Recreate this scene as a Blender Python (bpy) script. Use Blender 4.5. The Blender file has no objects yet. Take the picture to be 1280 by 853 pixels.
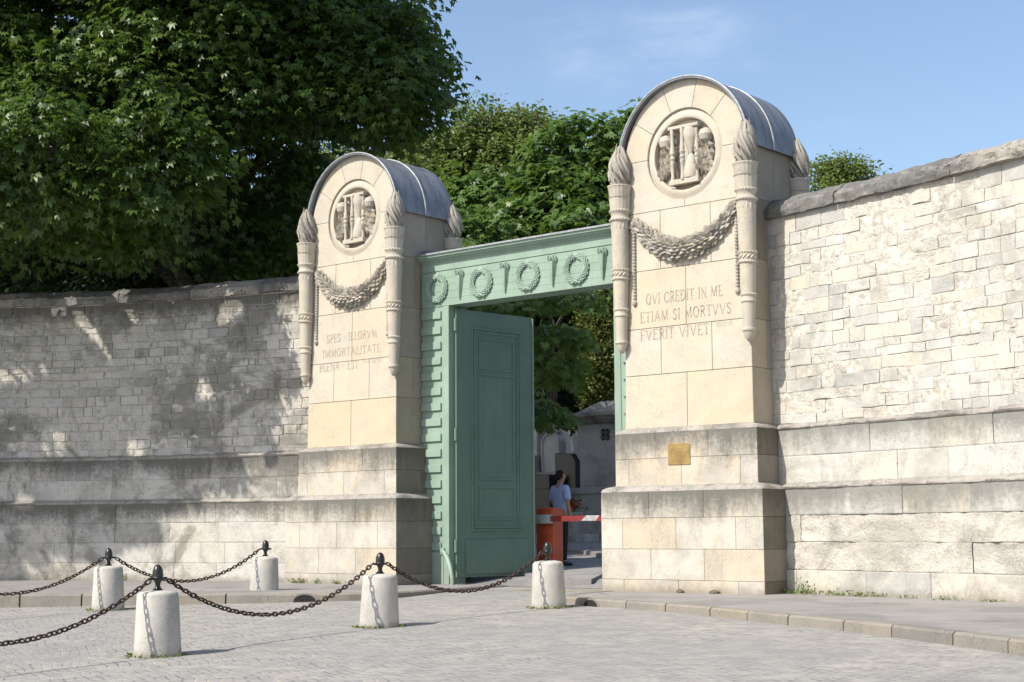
import bpy, math, random
import numpy as np
from mathutils import Vector, Matrix, noise as mnoise

random.seed(7)
RNG = np.random.default_rng(11)
S = bpy.context.scene
COL = S.collection
PI = math.pi

# ------------------------------------------------------------------ camera
CAM = (16.3967, -18.6211, 0.5693)
F_PX, PITCH, ROLL, YAW = 1946.7, 0.1210, -0.0067, 0.7090
cam = bpy.data.cameras.new('camera')
cam_o = bpy.data.objects.new('camera', cam); COL.objects.link(cam_o)
cam.sensor_width = 36.0
cam.lens = F_PX / 1280 * 36.0
cam.clip_start = 0.1; cam.clip_end = 3000
_r = Vector((math.cos(YAW), math.sin(YAW), 0))
_f = Vector((-math.sin(YAW) * math.cos(PITCH), math.cos(YAW) * math.cos(PITCH), math.sin(PITCH)))
_u = _r.cross(_f)
_R = _r * math.cos(ROLL) + _u * math.sin(ROLL)
_U = _u * math.cos(ROLL) - _r * math.sin(ROLL)
M3 = Matrix((_R, _U, -_f)).transposed().to_4x4()
M3.translation = Vector(CAM)
cam_o.matrix_world = M3
S.camera = cam_o

# ------------------------------------------------------------------ light
SUN_EL, SUN_AZ = math.radians(46), math.radians(14)      # light travels towards +Y, a little towards +X
w = bpy.data.worlds.new('World'); S.world = w; w.use_nodes = True
nt = w.node_tree
bg = nt.nodes['Background']; bg.inputs['Strength'].default_value = 0.15
sky = nt.nodes.new('ShaderNodeTexSky'); sky.sky_type = 'NISHITA'; sky.sun_disc = False
sky.sun_elevation = SUN_EL; sky.sun_rotation = PI + SUN_AZ
sky.air_density = 1.0; sky.dust_density = 1.8; sky.ozone_density = 1.6
_tc = nt.nodes.new('ShaderNodeTexCoord'); _mp = nt.nodes.new('ShaderNodeMapping'); _mp.inputs['Scale'].default_value = (2.5, 2.5, 7.0)
nt.links.new(_tc.outputs['Generated'], _mp.inputs[0])
_no = nt.nodes.new('ShaderNodeTexNoise'); _no.inputs['Scale'].default_value = 1.6; _no.inputs['Detail'].default_value = 7; _no.inputs['Roughness'].default_value = 0.6
nt.links.new(_mp.outputs[0], _no.inputs['Vector'])
_mr = nt.nodes.new('ShaderNodeMapRange'); _mr.interpolation_type = 'SMOOTHSTEP'
for _i, _v in enumerate((0.50, 0.78, 0.0, 0.30)): _mr.inputs[_i + 1].default_value = _v
nt.links.new(_no.outputs['Fac'], _mr.inputs[0])
_mx = nt.nodes.new('ShaderNodeMix'); _mx.data_type = 'RGBA'; nt.links.new(_mr.outputs[0], _mx.inputs[0])
nt.links.new(sky.outputs[0], _mx.inputs[6]); _mx.inputs[7].default_value = (6.0, 6.3, 6.8, 1)      # thin high cloud
nt.links.new(_mx.outputs[2], bg.inputs['Color'])
sun = bpy.data.lights.new('sun', 'SUN'); sun.energy = 4.6; sun.angle = math.radians(0.53); sun.color = (1.0, 0.94, 0.85)
sun_o = bpy.data.objects.new('sun', sun); COL.objects.link(sun_o)
ld = Vector((math.sin(SUN_AZ) * math.cos(SUN_EL), math.cos(SUN_AZ) * math.cos(SUN_EL), -math.sin(SUN_EL)))
sun_o.rotation_euler = ld.to_track_quat('-Z', 'Y').to_euler()
S.view_settings.view_transform = 'Standard'; S.view_settings.look = 'None'
S.view_settings.gamma = 1; S.view_settings.use_curve_mapping = False
S.view_settings.exposure = 0.42
S.render.engine = 'CYCLES'
S.cycles.max_bounces = 6; S.cycles.diffuse_bounces = 3; S.cycles.glossy_bounces = 2
S.cycles.transmission_bounces = 3; S.cycles.transparent_max_bounces = 4

# ------------------------------------------------------------------ materials
def new_mat(name):
    m = bpy.data.materials.new(name); m.use_nodes = True
    n = m.node_tree
    return m, n, n.nodes['Principled BSDF']

class NB:
    """short hand for shader nodes"""
    def __init__(s, tree): s.t = tree; s.n = tree.nodes; s.l = tree.links
    def val(s, sock, v):
        if hasattr(v, 'is_output') or isinstance(v, bpy.types.NodeSocket): s.l.new(v, sock)
        else: sock.default_value = v
    def math(s, op, a, b=None, c=None, clamp=False):
        k = s.n.new('ShaderNodeMath'); k.operation = op; k.use_clamp = clamp
        for i, v in enumerate((a, b, c)):
            if v is not None: s.val(k.inputs[i], v)
        return k.outputs[0]
    def noise(s, vec, scale, detail=4, rough=0.55, dist=0.0):
        k = s.n.new('ShaderNodeTexNoise'); k.inputs['Scale'].default_value = scale
        k.inputs['Detail'].default_value = detail; k.inputs['Roughness'].default_value = rough
        k.inputs['Distortion'].default_value = dist
        if vec is not None: s.l.new(vec, k.inputs['Vector'])
        return k.outputs['Fac']
    def coord(s): return s.n.new('ShaderNodeTexCoord').outputs['Object']
    def mapping(s, vec, scale=(1, 1, 1), loc=(0, 0, 0)):
        k = s.n.new('ShaderNodeMapping'); s.l.new(vec, k.inputs['Vector'])
        k.inputs['Scale'].default_value = scale; k.inputs['Location'].default_value = loc
        return k.outputs[0]
    def rng(s, v, a, b, c=0.0, d=1.0, smooth=True):
        k = s.n.new('ShaderNodeMapRange'); k.clamp = True
        if smooth: k.interpolation_type = 'SMOOTHSTEP'
        s.val(k.inputs[0], v)
        for i, q in enumerate((a, b, c, d)): s.val(k.inputs[i + 1], q)
        return k.outputs[0]
    def mix(s, fac, a, b, mode='MIX'):
        k = s.n.new('ShaderNodeMix'); k.data_type = 'RGBA'; k.blend_type = mode; k.clamp_factor = True
        s.val(k.inputs[0], fac)
        for i, q in ((6, a), (7, b)):
            if isinstance(q, tuple): k.inputs[i].default_value = q + (1,) if len(q) == 3 else q
            else: s.l.new(q, k.inputs[i])
        return k.outputs[2]
    def attr(s, name):
        k = s.n.new('ShaderNodeAttribute'); k.attribute_name = name
        return k.outputs['Fac']
    def sep(s, vec):
        k = s.n.new('ShaderNodeSeparateXYZ'); s.l.new(vec, k.inputs[0]); return k.outputs
    def bump(s, h, strength, dist, bsdf):
        k = s.n.new('ShaderNodeBump'); k.inputs['Strength'].default_value = strength; k.inputs['Distance'].default_value = dist
        s.l.new(h, k.inputs['Height']); s.l.new(k.outputs[0], bsdf.inputs['Normal'])

def simple_mat(name, col, rough=0.6, metal=0.0, var=0.15, scale=8.0, bump=0.0, spec=0.5):
    m, t, b = new_mat(name); q = NB(t); co = q.coord()
    n = q.noise(co, scale)
    lo = tuple(max(0, c * (1 - var)) for c in col); hi = tuple(min(1, c * (1 + var)) for c in col)
    q.l.new(q.mix(q.rng(n, 0.3, 0.7), lo, hi), b.inputs['Base Color'])
    b.inputs['Roughness'].default_value = rough; b.inputs['Metallic'].default_value = metal
    b.inputs['Specular IOR Level'].default_value = spec
    if bump: q.bump(q.noise(co, scale * 6), 0.6, bump, b)
    return m

def stone_mat(name, pale, warm, grey, ledges=(), crust=0.5, spots=0.35, patch=0.4, bump=0.004, speck_scale=38, crust_h=0.42, bigstain=0.0, foot=None):
    """weathered limestone: per-block tint, worn patches, black crust running down from the ledges"""
    m, t, b = new_mat(name); q = NB(t); co = q.coord()
    tint = q.attr('tint'); rgh = q.attr('spall'); grime = q.attr('grime')
    # every block gets its own piece of the noise
    sh = q.n.new('ShaderNodeCombineXYZ'); q.l.new(q.math('MULTIPLY', tint, 37.0), sh.inputs[0]); q.l.new(q.math('MULTIPLY', tint, -23.0), sh.inputs[2])
    ad = q.n.new('ShaderNodeVectorMath'); ad.operation = 'ADD'; q.l.new(co, ad.inputs[0]); q.l.new(sh.outputs[0], ad.inputs[1]); cb = ad.outputs[0]
    base = q.mix(q.rng(tint, 0.45, 1.0), pale, warm)
    base = q.mix(q.rng(tint, 0.40, 0.0), base, grey)
    big = q.noise(cb, 1.3, 6, 0.65, 0.4)
    base = q.mix(q.math('MULTIPLY', q.rng(big, 0.46, 0.64), patch), base, grey)
    med = q.noise(cb, 5.5, 6, 0.7, 0.3)
    base = q.mix(q.math('MULTIPLY', q.rng(med, 0.50, 0.66), 0.5), base, warm)
    base = q.mix(q.math('MULTIPLY', q.rng(q.noise(co, 2.6, 6, 0.7, 0.6), 0.52, 0.66), 0.30), base, tuple(c * 0.72 for c in pale))
    base = q.mix(q.math('MULTIPLY', rgh, 0.7), base, tuple(min(1, c * f) for c, f in zip(warm, (1.12, 1.14, 1.22))))
    fine = q.noise(co, speck_scale, 6, 0.78)
    sp = q.math('MULTIPLY', q.rng(fine, 0.49, 0.62), q.math('MULTIPLY', q.rng(q.noise(co, 2.9, 5, 0.65), 0.43, 0.60), spots))
    dark = (grey[0] * 0.34, grey[1] * 0.34, grey[2] * 0.33)
    base = q.mix(sp, base, dark)
    base = q.mix(0.22, base, q.mix(q.noise(co, 75, 4, 0.75), (0.15, 0.15, 0.15), (0.85, 0.85, 0.85)), 'OVERLAY')
    if bigstain:
        st = q.noise(q.mapping(co, (0.8, 0.8, 1.25)), 0.75, 7, 0.68, 0.5)
        base = q.mix(q.math('MULTIPLY', q.rng(st, 0.48, 0.62), bigstain * 0.9), base, (grey[0] * 0.55, grey[1] * 0.54, grey[2] * 0.50))
        st2 = q.noise(q.mapping(co, (2.2, 2.2, 1.0), (7, 3, 1)), 1.2, 7, 0.75, 0.4)
        base = q.mix(q.math('MULTIPLY', q.rng(st2, 0.52, 0.68), bigstain * 0.8), base, (grey[0] * 0.42, grey[1] * 0.40, grey[2] * 0.35))
    if ledges:
        z = q.sep(co)[2]
        st = q.noise(q.mapping(co, (3.0, 3.0, 0.45)), 1.5, 6, 0.7)
        lg = q.noise(co, 0.8, 4, 0.6)
        fl = q.noise(co, 16, 6, 0.8)
        tot = None
        for zl in ledges:
            near = q.math('MULTIPLY', q.rng(z, zl - crust_h, zl - 0.02, 0.0, 1.0, False), q.math('LESS_THAN', z, zl + 0.03))
            tot = near if tot is None else q.math('MAXIMUM', tot, near)
        v = q.math('ADD', q.math('MULTIPLY', tot, 0.62), q.math('ADD', q.math('MULTIPLY', st, 0.55), q.math('ADD', q.math('MULTIPLY', fl, 0.6), q.math('MULTIPLY', lg, 0.5))))
        mask = q.math('MULTIPLY', q.math('MULTIPLY', q.rng(v, 0.98, 1.42), q.rng(tot, 0.0, 0.15)), crust, clamp=True)
        base = q.mix(mask, base, (grey[0] * 0.40, grey[1] * 0.40, grey[2] * 0.385))
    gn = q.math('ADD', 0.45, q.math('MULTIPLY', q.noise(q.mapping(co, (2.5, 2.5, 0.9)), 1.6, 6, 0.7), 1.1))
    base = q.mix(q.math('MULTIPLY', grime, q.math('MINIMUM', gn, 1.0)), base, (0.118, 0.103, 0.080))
    if foot:
        zf = q.math('ADD', q.sep(co)[2], q.math('MULTIPLY', q.math('SUBTRACT', q.noise(co, 7, 6, 0.75), 0.5), foot[1] * 2.2))
        base = q.mix(q.math('MULTIPLY', q.rng(zf, foot[0] + foot[1], foot[0] - 0.02), 0.65), base, (0.20, 0.175, 0.13))
    q.l.new(base, b.inputs['Base Color'])
    b.inputs['Roughness'].default_value = 0.9; b.inputs['Specular IOR Level'].default_value = 0.2
    h = q.math('ADD', q.math('MULTIPLY', fine, 0.5), q.math('ADD', med, q.math('MULTIPLY', q.math('MULTIPLY', q.noise(co, 24, 6, 0.7), rgh), 2.5)))
    q.bump(h, 0.9, bump, b)
    return m

PALE, WARM, GREY = (0.475, 0.430, 0.350), (0.50, 0.40, 0.255), (0.38, 0.355, 0.31)
M_shaft = stone_mat('dressed limestone', (0.485, 0.445, 0.370), (0.51, 0.42, 0.28), (0.40, 0.375, 0.325), (), 0, 0.28, 0.45, 0.0022, bigstain=0.13)
M_plinth = stone_mat('weathered plinth limestone', (0.49, 0.46, 0.40), (0.50, 0.405, 0.285), (0.36, 0.345, 0.31), (1.14, 2.0), 1.0, 0.55, 0.55, 0.004, crust_h=0.75, bigstain=0.30, foot=(-0.33, 0.16))
M_carve = stone_mat('carved limestone', (0.46, 0.42, 0.35), (0.48, 0.41, 0.30), (0.35, 0.33, 0.295), (), 0, 0.42, 0.6, 0.003)
M_garland = stone_mat('sooty carved limestone', (0.37, 0.34, 0.295), (0.42, 0.36, 0.27), (0.22, 0.21, 0.19), (), 0, 0.7, 0.8, 0.003)
M_wall_r = stone_mat('pale wall limestone', (0.52, 0.505, 0.465), (0.53, 0.485, 0.395), (0.37, 0.365, 0.34), (1.14, 2.0), 0.75, 0.5, 0.65, 0.012, crust_h=0.62, bigstain=0.42, foot=(-0.33, 0.16))
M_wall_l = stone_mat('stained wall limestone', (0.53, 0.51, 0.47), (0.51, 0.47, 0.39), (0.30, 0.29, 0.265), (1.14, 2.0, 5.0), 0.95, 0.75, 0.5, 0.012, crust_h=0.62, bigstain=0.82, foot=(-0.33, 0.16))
M_coping = stone_mat('lichen coping stone', (0.29, 0.28, 0.255), (0.33, 0.305, 0.26), (0.14, 0.137, 0.13), (), 0, 0.95, 0.9, 0.014, 20, bigstain=0.5)
M_ledge = stone_mat('black crusted ledge', (0.33, 0.31, 0.28), (0.38, 0.34, 0.27), (0.19, 0.18, 0.165), (), 0, 0.9, 0.9, 0.006, 26, bigstain=0.45)
M_mortar = simple_mat('old mortar', (0.46, 0.43, 0.37), 0.95, var=0.3, scale=12, bump=0.004)
M_letter = simple_mat('incised letter grime', (0.285, 0.25, 0.198), 0.95, var=0.35, scale=30)
M_letter_faint = simple_mat('worn incised letter', (0.38, 0.33, 0.26), 0.95, var=0.3, scale=40)
M_bollard = stone_mat('bollard stone', (0.48, 0.46, 0.42), (0.49, 0.44, 0.37), (0.34, 0.33, 0.305), (), 0, 0.6, 0.7, 0.005, 55, bigstain=0.22, foot=(0.0, 0.10))
M_iron = simple_mat('black painted iron', (0.018, 0.020, 0.020), 0.32, 0.2, var=0.3, scale=20, bump=0.0008)
M_chain = simple_mat('rusty chain iron', (0.050, 0.033, 0.026), 0.62, 0.35, var=0.6, scale=35, bump=0.001)
M_brass = simple_mat('dull brass', (0.31, 0.215, 0.085), 0.55, 0.55, var=0.22, scale=9)
M_asph = None

def paint_mat(name, col):
    m, t, b = new_mat(name); q = NB(t); co = q.coord()
    n = q.noise(co, 2.0, 5, 0.6); streak = q.noise(q.mapping(co, (9, 9, 0.6)), 1.6, 4, 0.6)
    c = q.mix(q.rng(n, 0.3, 0.7), tuple(x * 0.92 for x in col), tuple(x * 1.07 for x in col))
    c = q.mix(q.math('MULTIPLY', q.rng(streak, 0.48, 0.70), 0.20), c, tuple(x * 0.62 for x in col))
    chip = q.math('MULTIPLY', q.rng(q.noise(co, 26, 6, 0.8), 0.60, 0.66), q.rng(q.noise(co, 1.7, 4, 0.6), 0.50, 0.66))
    c = q.mix(q.math('MULTIPLY', chip, 0.6), c, (0.16, 0.13, 0.10))
    low = q.rng(q.math('ADD', q.sep(co)[2], q.math('MULTIPLY', n, 0.9)), 0.75, -0.1)
    c = q.mix(q.math('MULTIPLY', low, 0.45), c, (0.21, 0.19, 0.15))
    pale = q.rng(q.noise(q.mapping(co, (1.3, 1.3, 0.7), (3, 1, 9)), 1.1, 5, 0.65), 0.5, 0.7)
    c = q.mix(q.math('MULTIPLY', pale, 0.3), c, tuple(min(1, x * 1.12 + 0.03) for x in col))
    tint = q.attr('tint')
    c = q.mix(q.math('MULTIPLY', tint, 0.12), c, tuple(x * 0.7 for x in col))
    q.l.new(c, b.inputs['Base Color']); b.inputs['Roughness'].default_value = 0.55
    b.inputs['Specular IOR Level'].default_value = 0.35
    q.bump(q.noise(co, 40, 4, 0.6), 0.35, 0.001, b)
    return m
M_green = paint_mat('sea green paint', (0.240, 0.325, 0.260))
M_door = paint_mat('sea green paint darkened as shade', (0.128, 0.200, 0.152))  # gate green darkened, the leaf's shade put into its colour

def lead_mat():
    m, t, b = new_mat('weathered lead sheet'); q = NB(t); co = q.coord()
    n = q.noise(q.mapping(co, (1.2, 5.0, 1.2)), 1.5, 6, 0.65); f = q.noise(co, 14, 5, 0.7)
    c = q.mix(q.rng(n, 0.35, 0.68), (0.140, 0.152, 0.172), (0.255, 0.270, 0.292))
    c = q.mix(q.math('MULTIPLY', q.rng(f, 0.5, 0.75), 0.5), c, (0.115, 0.13, 0.155))
    q.l.new(c, b.inputs['Base Color']); b.inputs['Roughness'].default_value = 0.5; b.inputs['Metallic'].default_value = 0.35
    q.bump(q.noise(co, 5, 4), 0.4, 0.01, b)
    return m
M_lead = lead_mat()
M_lead_seam = simple_mat('bright lead edge', (0.33, 0.345, 0.36), 0.5, 0.2, var=0.2, scale=12)

def cobble_mat():
    m, t, b = new_mat('worn granite setts'); q = NB(t); co = q.coord()
    wob = q.n.new('ShaderNodeTexNoise'); wob.inputs['Scale'].default_value = 1.1; wob.inputs['Detail'].default_value = 2
    q.l.new(co, wob.inputs['Vector'])
    ad = q.n.new('ShaderNodeVectorMath'); ad.operation = 'MULTIPLY_ADD'
    q.l.new(wob.outputs['Color'], ad.inputs[0]); ad.inputs[1].default_value = (0.35, 0.35, 0); q.l.new(co, ad.inputs[2])
    rot = q.n.new('ShaderNodeMapping'); q.l.new(ad.outputs[0], rot.inputs[0]); rot.inputs['Rotation'].default_value = (0, 0, 0.45)
    br = q.n.new('ShaderNodeTexBrick'); q.l.new(rot.outputs[0], br.inputs['Vector'])
    br.inputs['Scale'].default_value = 1.0; br.inputs['Brick Width'].default_value = 0.115; br.inputs['Row Height'].default_value = 0.092
    br.inputs['Mortar Size'].default_value = 0.011; br.inputs['Mortar Smooth'].default_value = 0.35; br.inputs['Bias'].default_value = 0
    br.inputs['Color1'].default_value = (0.0, 0.0, 0.0, 1); br.inputs['Color2'].default_value = (1, 1, 1, 1); br.inputs['Mortar'].default_value = (0.5, 0.5, 0.5, 1)
    big = q.noise(co, 0.45, 5, 0.6, 0.5); mid = q.noise(co, 3.5, 5, 0.7); fine = q.noise(co, 45, 4, 0.7)
    c = q.mix(br.outputs['Color'], (0.250, 0.244, 0.234), (0.312, 0.304, 0.290))
    joint = q.mix(q.rng(mid, 0.42, 0.6), (0.17, 0.16, 0.145), (0.38, 0.345, 0.29))
    c = q.mix(br.outputs['Fac'], c, joint)
    # dusty sand lying over the setts in drifts
    sand = q.math('MULTIPLY', q.rng(q.noise(q.mapping(co, (1, 2.2, 1)), 1.0, 6, 0.72, 0.8), 0.55, 0.74), 0.5)
    c = q.mix(sand, c, (0.43, 0.40, 0.345))
    c = q.mix(q.math('MULTIPLY', q.rng(big, 0.40, 0.64), 0.45), c, (0.225, 0.225, 0.222))
    c = q.mix(q.math('MULTIPLY', q.rng(q.noise(co, 1.9, 6, 0.75, 0.7), 0.56, 0.68), 0.4), c, (0.17, 0.165, 0.155))
    c = q.mix(q.math('MULTIPLY', q.rng(fine, 0.58, 0.72), 0.4), c, (0.12, 0.115, 0.11))
    moss = q.math('MULTIPLY', q.rng(q.noise(co, 0.7, 4, 0.6), 0.62, 0.75), q.rng(q.noise(co, 9, 4, 0.7), 0.5, 0.65))
    c = q.mix(q.math('MULTIPLY', moss, 0.35), c, (0.20, 0.22, 0.10))
    q.l.new(c, b.inputs['Base Color']); b.inputs['Roughness'].default_value = 0.85; b.inputs['Specular IOR Level'].default_value = 0.25
    h = q.math('ADD', q.math('MULTIPLY', q.math('SUBTRACT', 1.0, br.outputs['Fac']), 1.0), q.math('ADD', q.math('MULTIPLY', fine, 0.25), q.math('MULTIPLY', mid, 0.4)))
    q.bump(h, 0.6, 0.007, b)
    return m
M_cobble = cobble_mat()

def asphalt_mat(name, lo, hi, worn):
    m, t, b = new_mat(name); q = NB(t); co = q.coord()
    n = q.noise(co, 0.8, 6, 0.65, 0.3); f = q.noise(co, 60, 4, 0.75); mid = q.noise(co, 6, 5, 0.7)
    c = q.mix(q.rng(n, 0.3, 0.7), lo, hi)
    c = q.mix(q.math('MULTIPLY', q.rng(mid, 0.5, 0.72), 0.45), c, worn)
    c = q.mix(q.math('MULTIPLY', q.rng(f, 0.55, 0.72), 0.4), c, tuple(x * 0.55 for x in lo))
    vo = q.n.new('ShaderNodeTexVoronoi'); vo.feature = 'DISTANCE_TO_EDGE'; vo.inputs['Scale'].default_value = 0.42
    wo = q.n.new('ShaderNodeTexNoise'); wo.inputs['Scale'].default_value = 2.2; wo.inputs['Detail'].default_value = 5; q.l.new(co, wo.inputs['Vector'])
    wa = q.n.new('ShaderNodeVectorMath'); wa.operation = 'MULTIPLY_ADD'; q.l.new(wo.outputs['Color'], wa.inputs[0]); wa.inputs[1].default_value = (0.5, 0.5, 0); q.l.new(co, wa.inputs[2]); q.l.new(wa.outputs[0], vo.inputs['Vector'])
    crk = q.math('MULTIPLY', q.rng(vo.outputs['Distance'], 0.009, 0.002), q.rng(q.noise(co, 0.9, 3), 0.45, 0.6))
    c = q.mix(q.math('MULTIPLY', crk, 0.75), c, (0.07, 0.065, 0.06))
    patch = q.rng(q.noise(q.mapping(co, (0.5, 0.5, 1), (4, 2, 0)), 1.2, 2, 0.4), 0.58, 0.60)
    c = q.mix(q.math('MULTIPLY', patch, 0.35), c, tuple(x * 0.66 for x in lo))
    q.l.new(c, b.inputs['Base Color']); b.inputs['Roughness'].default_value = 0.9
    q.bump(q.math('ADD', f, mid), 0.6, 0.006, b)
    return m
M_pave = asphalt_mat('pavement asphalt', (0.20, 0.19, 0.185), (0.27, 0.255, 0.24), (0.34, 0.32, 0.29))
M_road = asphalt_mat('cemetery asphalt', (0.19, 0.185, 0.18), (0.26, 0.25, 0.24), (0.34, 0.32, 0.28))
M_kerb = stone_mat('granite kerb', (0.235, 0.22, 0.19), (0.255, 0.225, 0.18), (0.18, 0.17, 0.155), (), 0, 0.5, 0.6, 0.004)
M_soil = simple_mat('cemetery soil', (0.12, 0.10, 0.07), 0.95, var=0.4, scale=3, bump=0.01)
M_drain_black = simple_mat('drain dark', (0.012, 0.012, 0.012), 0.9)
M_yellow = simple_mat('worn yellow road paint', (0.52, 0.40, 0.12), 0.8, var=0.35, scale=22)

def leaf_mat(name, c_lo, c_hi, trans, gloss=0.35):
    m, t, b = new_mat(name); q = NB(t)
    tint = q.attr('tint')
    c = q.mix(tint, c_lo, c_hi)
    q.l.new(c, b.inputs['Base Color']); b.inputs['Roughness'].default_value = 0.42
    b.inputs['Specular IOR Level'].default_value = gloss
    tr = t.nodes.new('ShaderNodeBsdfTranslucent'); q.l.new(q.mix(0.5, c, trans), tr.inputs['Color'])
    mx = t.nodes.new('ShaderNodeMixShader'); mx.inputs[0].default_value = 0.33
    out = t.nodes['Material Output']
    q.l.new(b.outputs[0], mx.inputs[1]); q.l.new(tr.outputs[0], mx.inputs[2]); q.l.new(mx.outputs[0], out.inputs['Surface'])
    return m
M_bark = simple_mat('grey brown bark', (0.10, 0.085, 0.065), 0.9, var=0.4, scale=6, bump=0.02)

# ------------------------------------------------------------------ mesh helpers
class MB:
    def __init__(s): s.v = []; s.f = []; s.t = []; s.r = []; s.g = []
    def add(s, verts, faces, tint=0.5, spall=0.0, grime=0.0):
        o = len(s.v); s.v.extend(verts)
        for f in faces: s.f.append([i + o for i in f]); s.t.append(tint); s.r.append(spall); s.g.append(grime)
        return s
    def box(s, x0, x1, y0, y1, z0, z1, tint=0.5):
        v = [(x0, y0, z0), (x1, y0, z0), (x1, y1, z0), (x0, y1, z0), (x0, y0, z1), (x1, y0, z1), (x1, y1, z1), (x0, y1, z1)]
        return s.add(v, [(0, 3, 2, 1), (4, 5, 6, 7), (0, 1, 5, 4), (1, 2, 6, 5), (2, 3, 7, 6), (3, 0, 4, 7)], tint)
    def frustum(s, a, b, tint=0.5):
        """a, b: (x0,x1,y0,y1,z) bottom and top rectangles"""
        v = []
        for (x0, x1, y0, y1, z) in (a, b): v += [(x0, y0, z), (x1, y0, z), (x1, y1, z), (x0, y1, z)]
        return s.add(v, [(0, 3, 2, 1), (4, 5, 6, 7), (0, 1, 5, 4), (1, 2, 6, 5), (2, 3, 7, 6), (3, 0, 4, 7)], tint)
    def lathe(s, prof, n=24, c=(0, 0, 0), tint=0.5, rfun=None, caps=True, spall=0.0):
        """prof [(r,z)] going up; rfun(theta, i) multiplies r"""
        v = []; m = len(prof)
        for i, (r, z) in enumerate(prof):
            for k in range(n):
                th = 2 * PI * k / n; rr = r * (rfun(th, i) if rfun else 1)
                v.append((c[0] + rr * math.cos(th), c[1] + rr * math.sin(th), c[2] + z))
        f = []
        for i in range(m - 1):
            for k in range(n):
                a = i * n + k; b = i * n + (k + 1) % n
                f.append((a, b, b + n, a + n))
        if caps:
            f.append(tuple(range(n - 1, -1, -1))); f.append(tuple((m - 1) * n + k for k in range(n)))
        return s.add(v, f, tint, spall)
    def tube(s, pts, rad, n=8, tint=0.5, closed=False):
        pts = [Vector(p) for p in pts]; m = len(pts)
        if not hasattr(rad, '__len__'): rad = [rad] * m
        v = []; up = Vector((0, 0, 1))
        t0 = (pts[1] - pts[0]).normalized()
        if abs(t0.dot(up)) > 0.95: up = Vector((1, 0, 0))
        u = t0.cross(up).normalized()
        for i in range(m):
            if closed: tg = pts[(i + 1) % m] - pts[i - 1]
            else: tg = pts[min(i + 1, m - 1)] - pts[max(i - 1, 0)]
            tg.normalize()
            u = (u - tg * u.dot(tg)).normalized(); wv = tg.cross(u)
            for k in range(n):
                th = 2 * PI * k / n
                v.append(tuple(pts[i] + (u * math.cos(th) + wv * math.sin(th)) * rad[i]))
        f = []
        for i in range(m if closed else m - 1):
            j = (i + 1) % m
            for k in range(n):
                f.append((i * n + k, i * n + (k + 1) % n, j * n + (k + 1) % n, j * n + k))
        if not closed:
            f.append(tuple(range(n - 1, -1, -1))); f.append(tuple((m - 1) * n + k for k in range(n)))
        return s.add(v, f, tint)
    def bead(s, c, u, wv, nv, a, b, d, tint=0.5):
        """pointed leaf bump: half-lens with long axis u (half-length a), width b along wv, height d along nv"""
        c = Vector(c); v = [c + u * a, c + wv * b + u * 0.15 * a, c - u * a * 0.8, c - wv * b + u * 0.15 * a, c + nv * d + u * 0.25 * a, c + nv * d * 0.9 - u * 0.35 * a]
        f = [(0, 1, 4), (1, 5, 4), (1, 2, 5), (2, 3, 5), (3, 4, 5), (3, 0, 4)]
        return s.add([tuple(x) for x in v], f, tint)
    def build(s, name, mat, parent=None, smooth=False, bevel=0.0, seg=2, loc=None):
        me = bpy.data.meshes.new(name)
        me.from_pydata(s.v, [], s.f)
        a = me.attributes.new('tint', 'FLOAT', 'FACE'); a.data.foreach_set('value', np.array(s.t, dtype=np.float32))
        if any(s.r):
            a = me.attributes.new('spall', 'FLOAT', 'FACE'); a.data.foreach_set('value', np.array(s.r, dtype=np.float32))
        if any(s.g):
            a = me.attributes.new('grime', 'FLOAT', 'FACE'); a.data.foreach_set('value', np.array(s.g, dtype=np.float32))
        me.materials.append(mat)
        if smooth: me.polygons.foreach_set('use_smooth', np.ones(len(s.f), dtype=bool))
        me.update()
        o = bpy.data.objects.new(name, me); COL.objects.link(o)
        if parent is not None: o.parent = parent
        if loc is not None: o.location = loc
        if bevel:
            b = o.modifiers.new('edge', 'BEVEL'); b.width = bevel; b.segments = seg; b.limit_method = 'ANGLE'; b.angle_limit = math.radians(40)
        return o

def smooth_by_angle(o, deg=40):
    me = o.data
    me.polygons.foreach_set('use_smooth', np.ones(len(me.polygons), dtype=bool))
    try: me.set_sharp_from_angle(angle=math.radians(deg))
    except Exception: pass
    return o

def thing(name, label, cat, loc=(0, 0, 0), rotz=0.0, group=None):
    o = bpy.data.objects.new(name, None); COL.objects.link(o)
    o.location = loc; o.rotation_euler = (0, 0, rotz); o.empty_display_size = 0.2
    return tag(o, label, cat, group)
def tag(o, label, cat, group=None):
    o['label'] = label; o['category'] = cat
    if group: o['group'] = group
    return o
def kind(o, k='structure'): o['kind'] = k; return o
def copy_tree(o, parent=None):
    c = o.copy(); COL.objects.link(c)
    if parent is not None: c.parent = parent
    for ch in list(o.children): copy_tree(ch, c)
    return c

# ------------------------------------------------------------------ ground
def street_z(x, y): return -0.36 + 0.028 * min(y, 0.0) + 0.012 * max(0.0, min(x, 20.0) - 4.0)
def inner_z(x, y): return -0.30 + 0.05 * max(0.0, y - 1.0)

def sheet(name, mat, xs, ys, zf, k='structure'):
    mb = MB(); v = [(x, y, zf(x, y)) for y in ys for x in xs]; nx = len(xs)
    f = [(j * nx + i, j * nx + i + 1, (j + 1) * nx + i + 1, (j + 1) * nx + i) for j in range(len(ys) - 1) for i in range(nx - 1)]
    mb.add(v, f); return kind(mb.build(name, mat), k)
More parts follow.
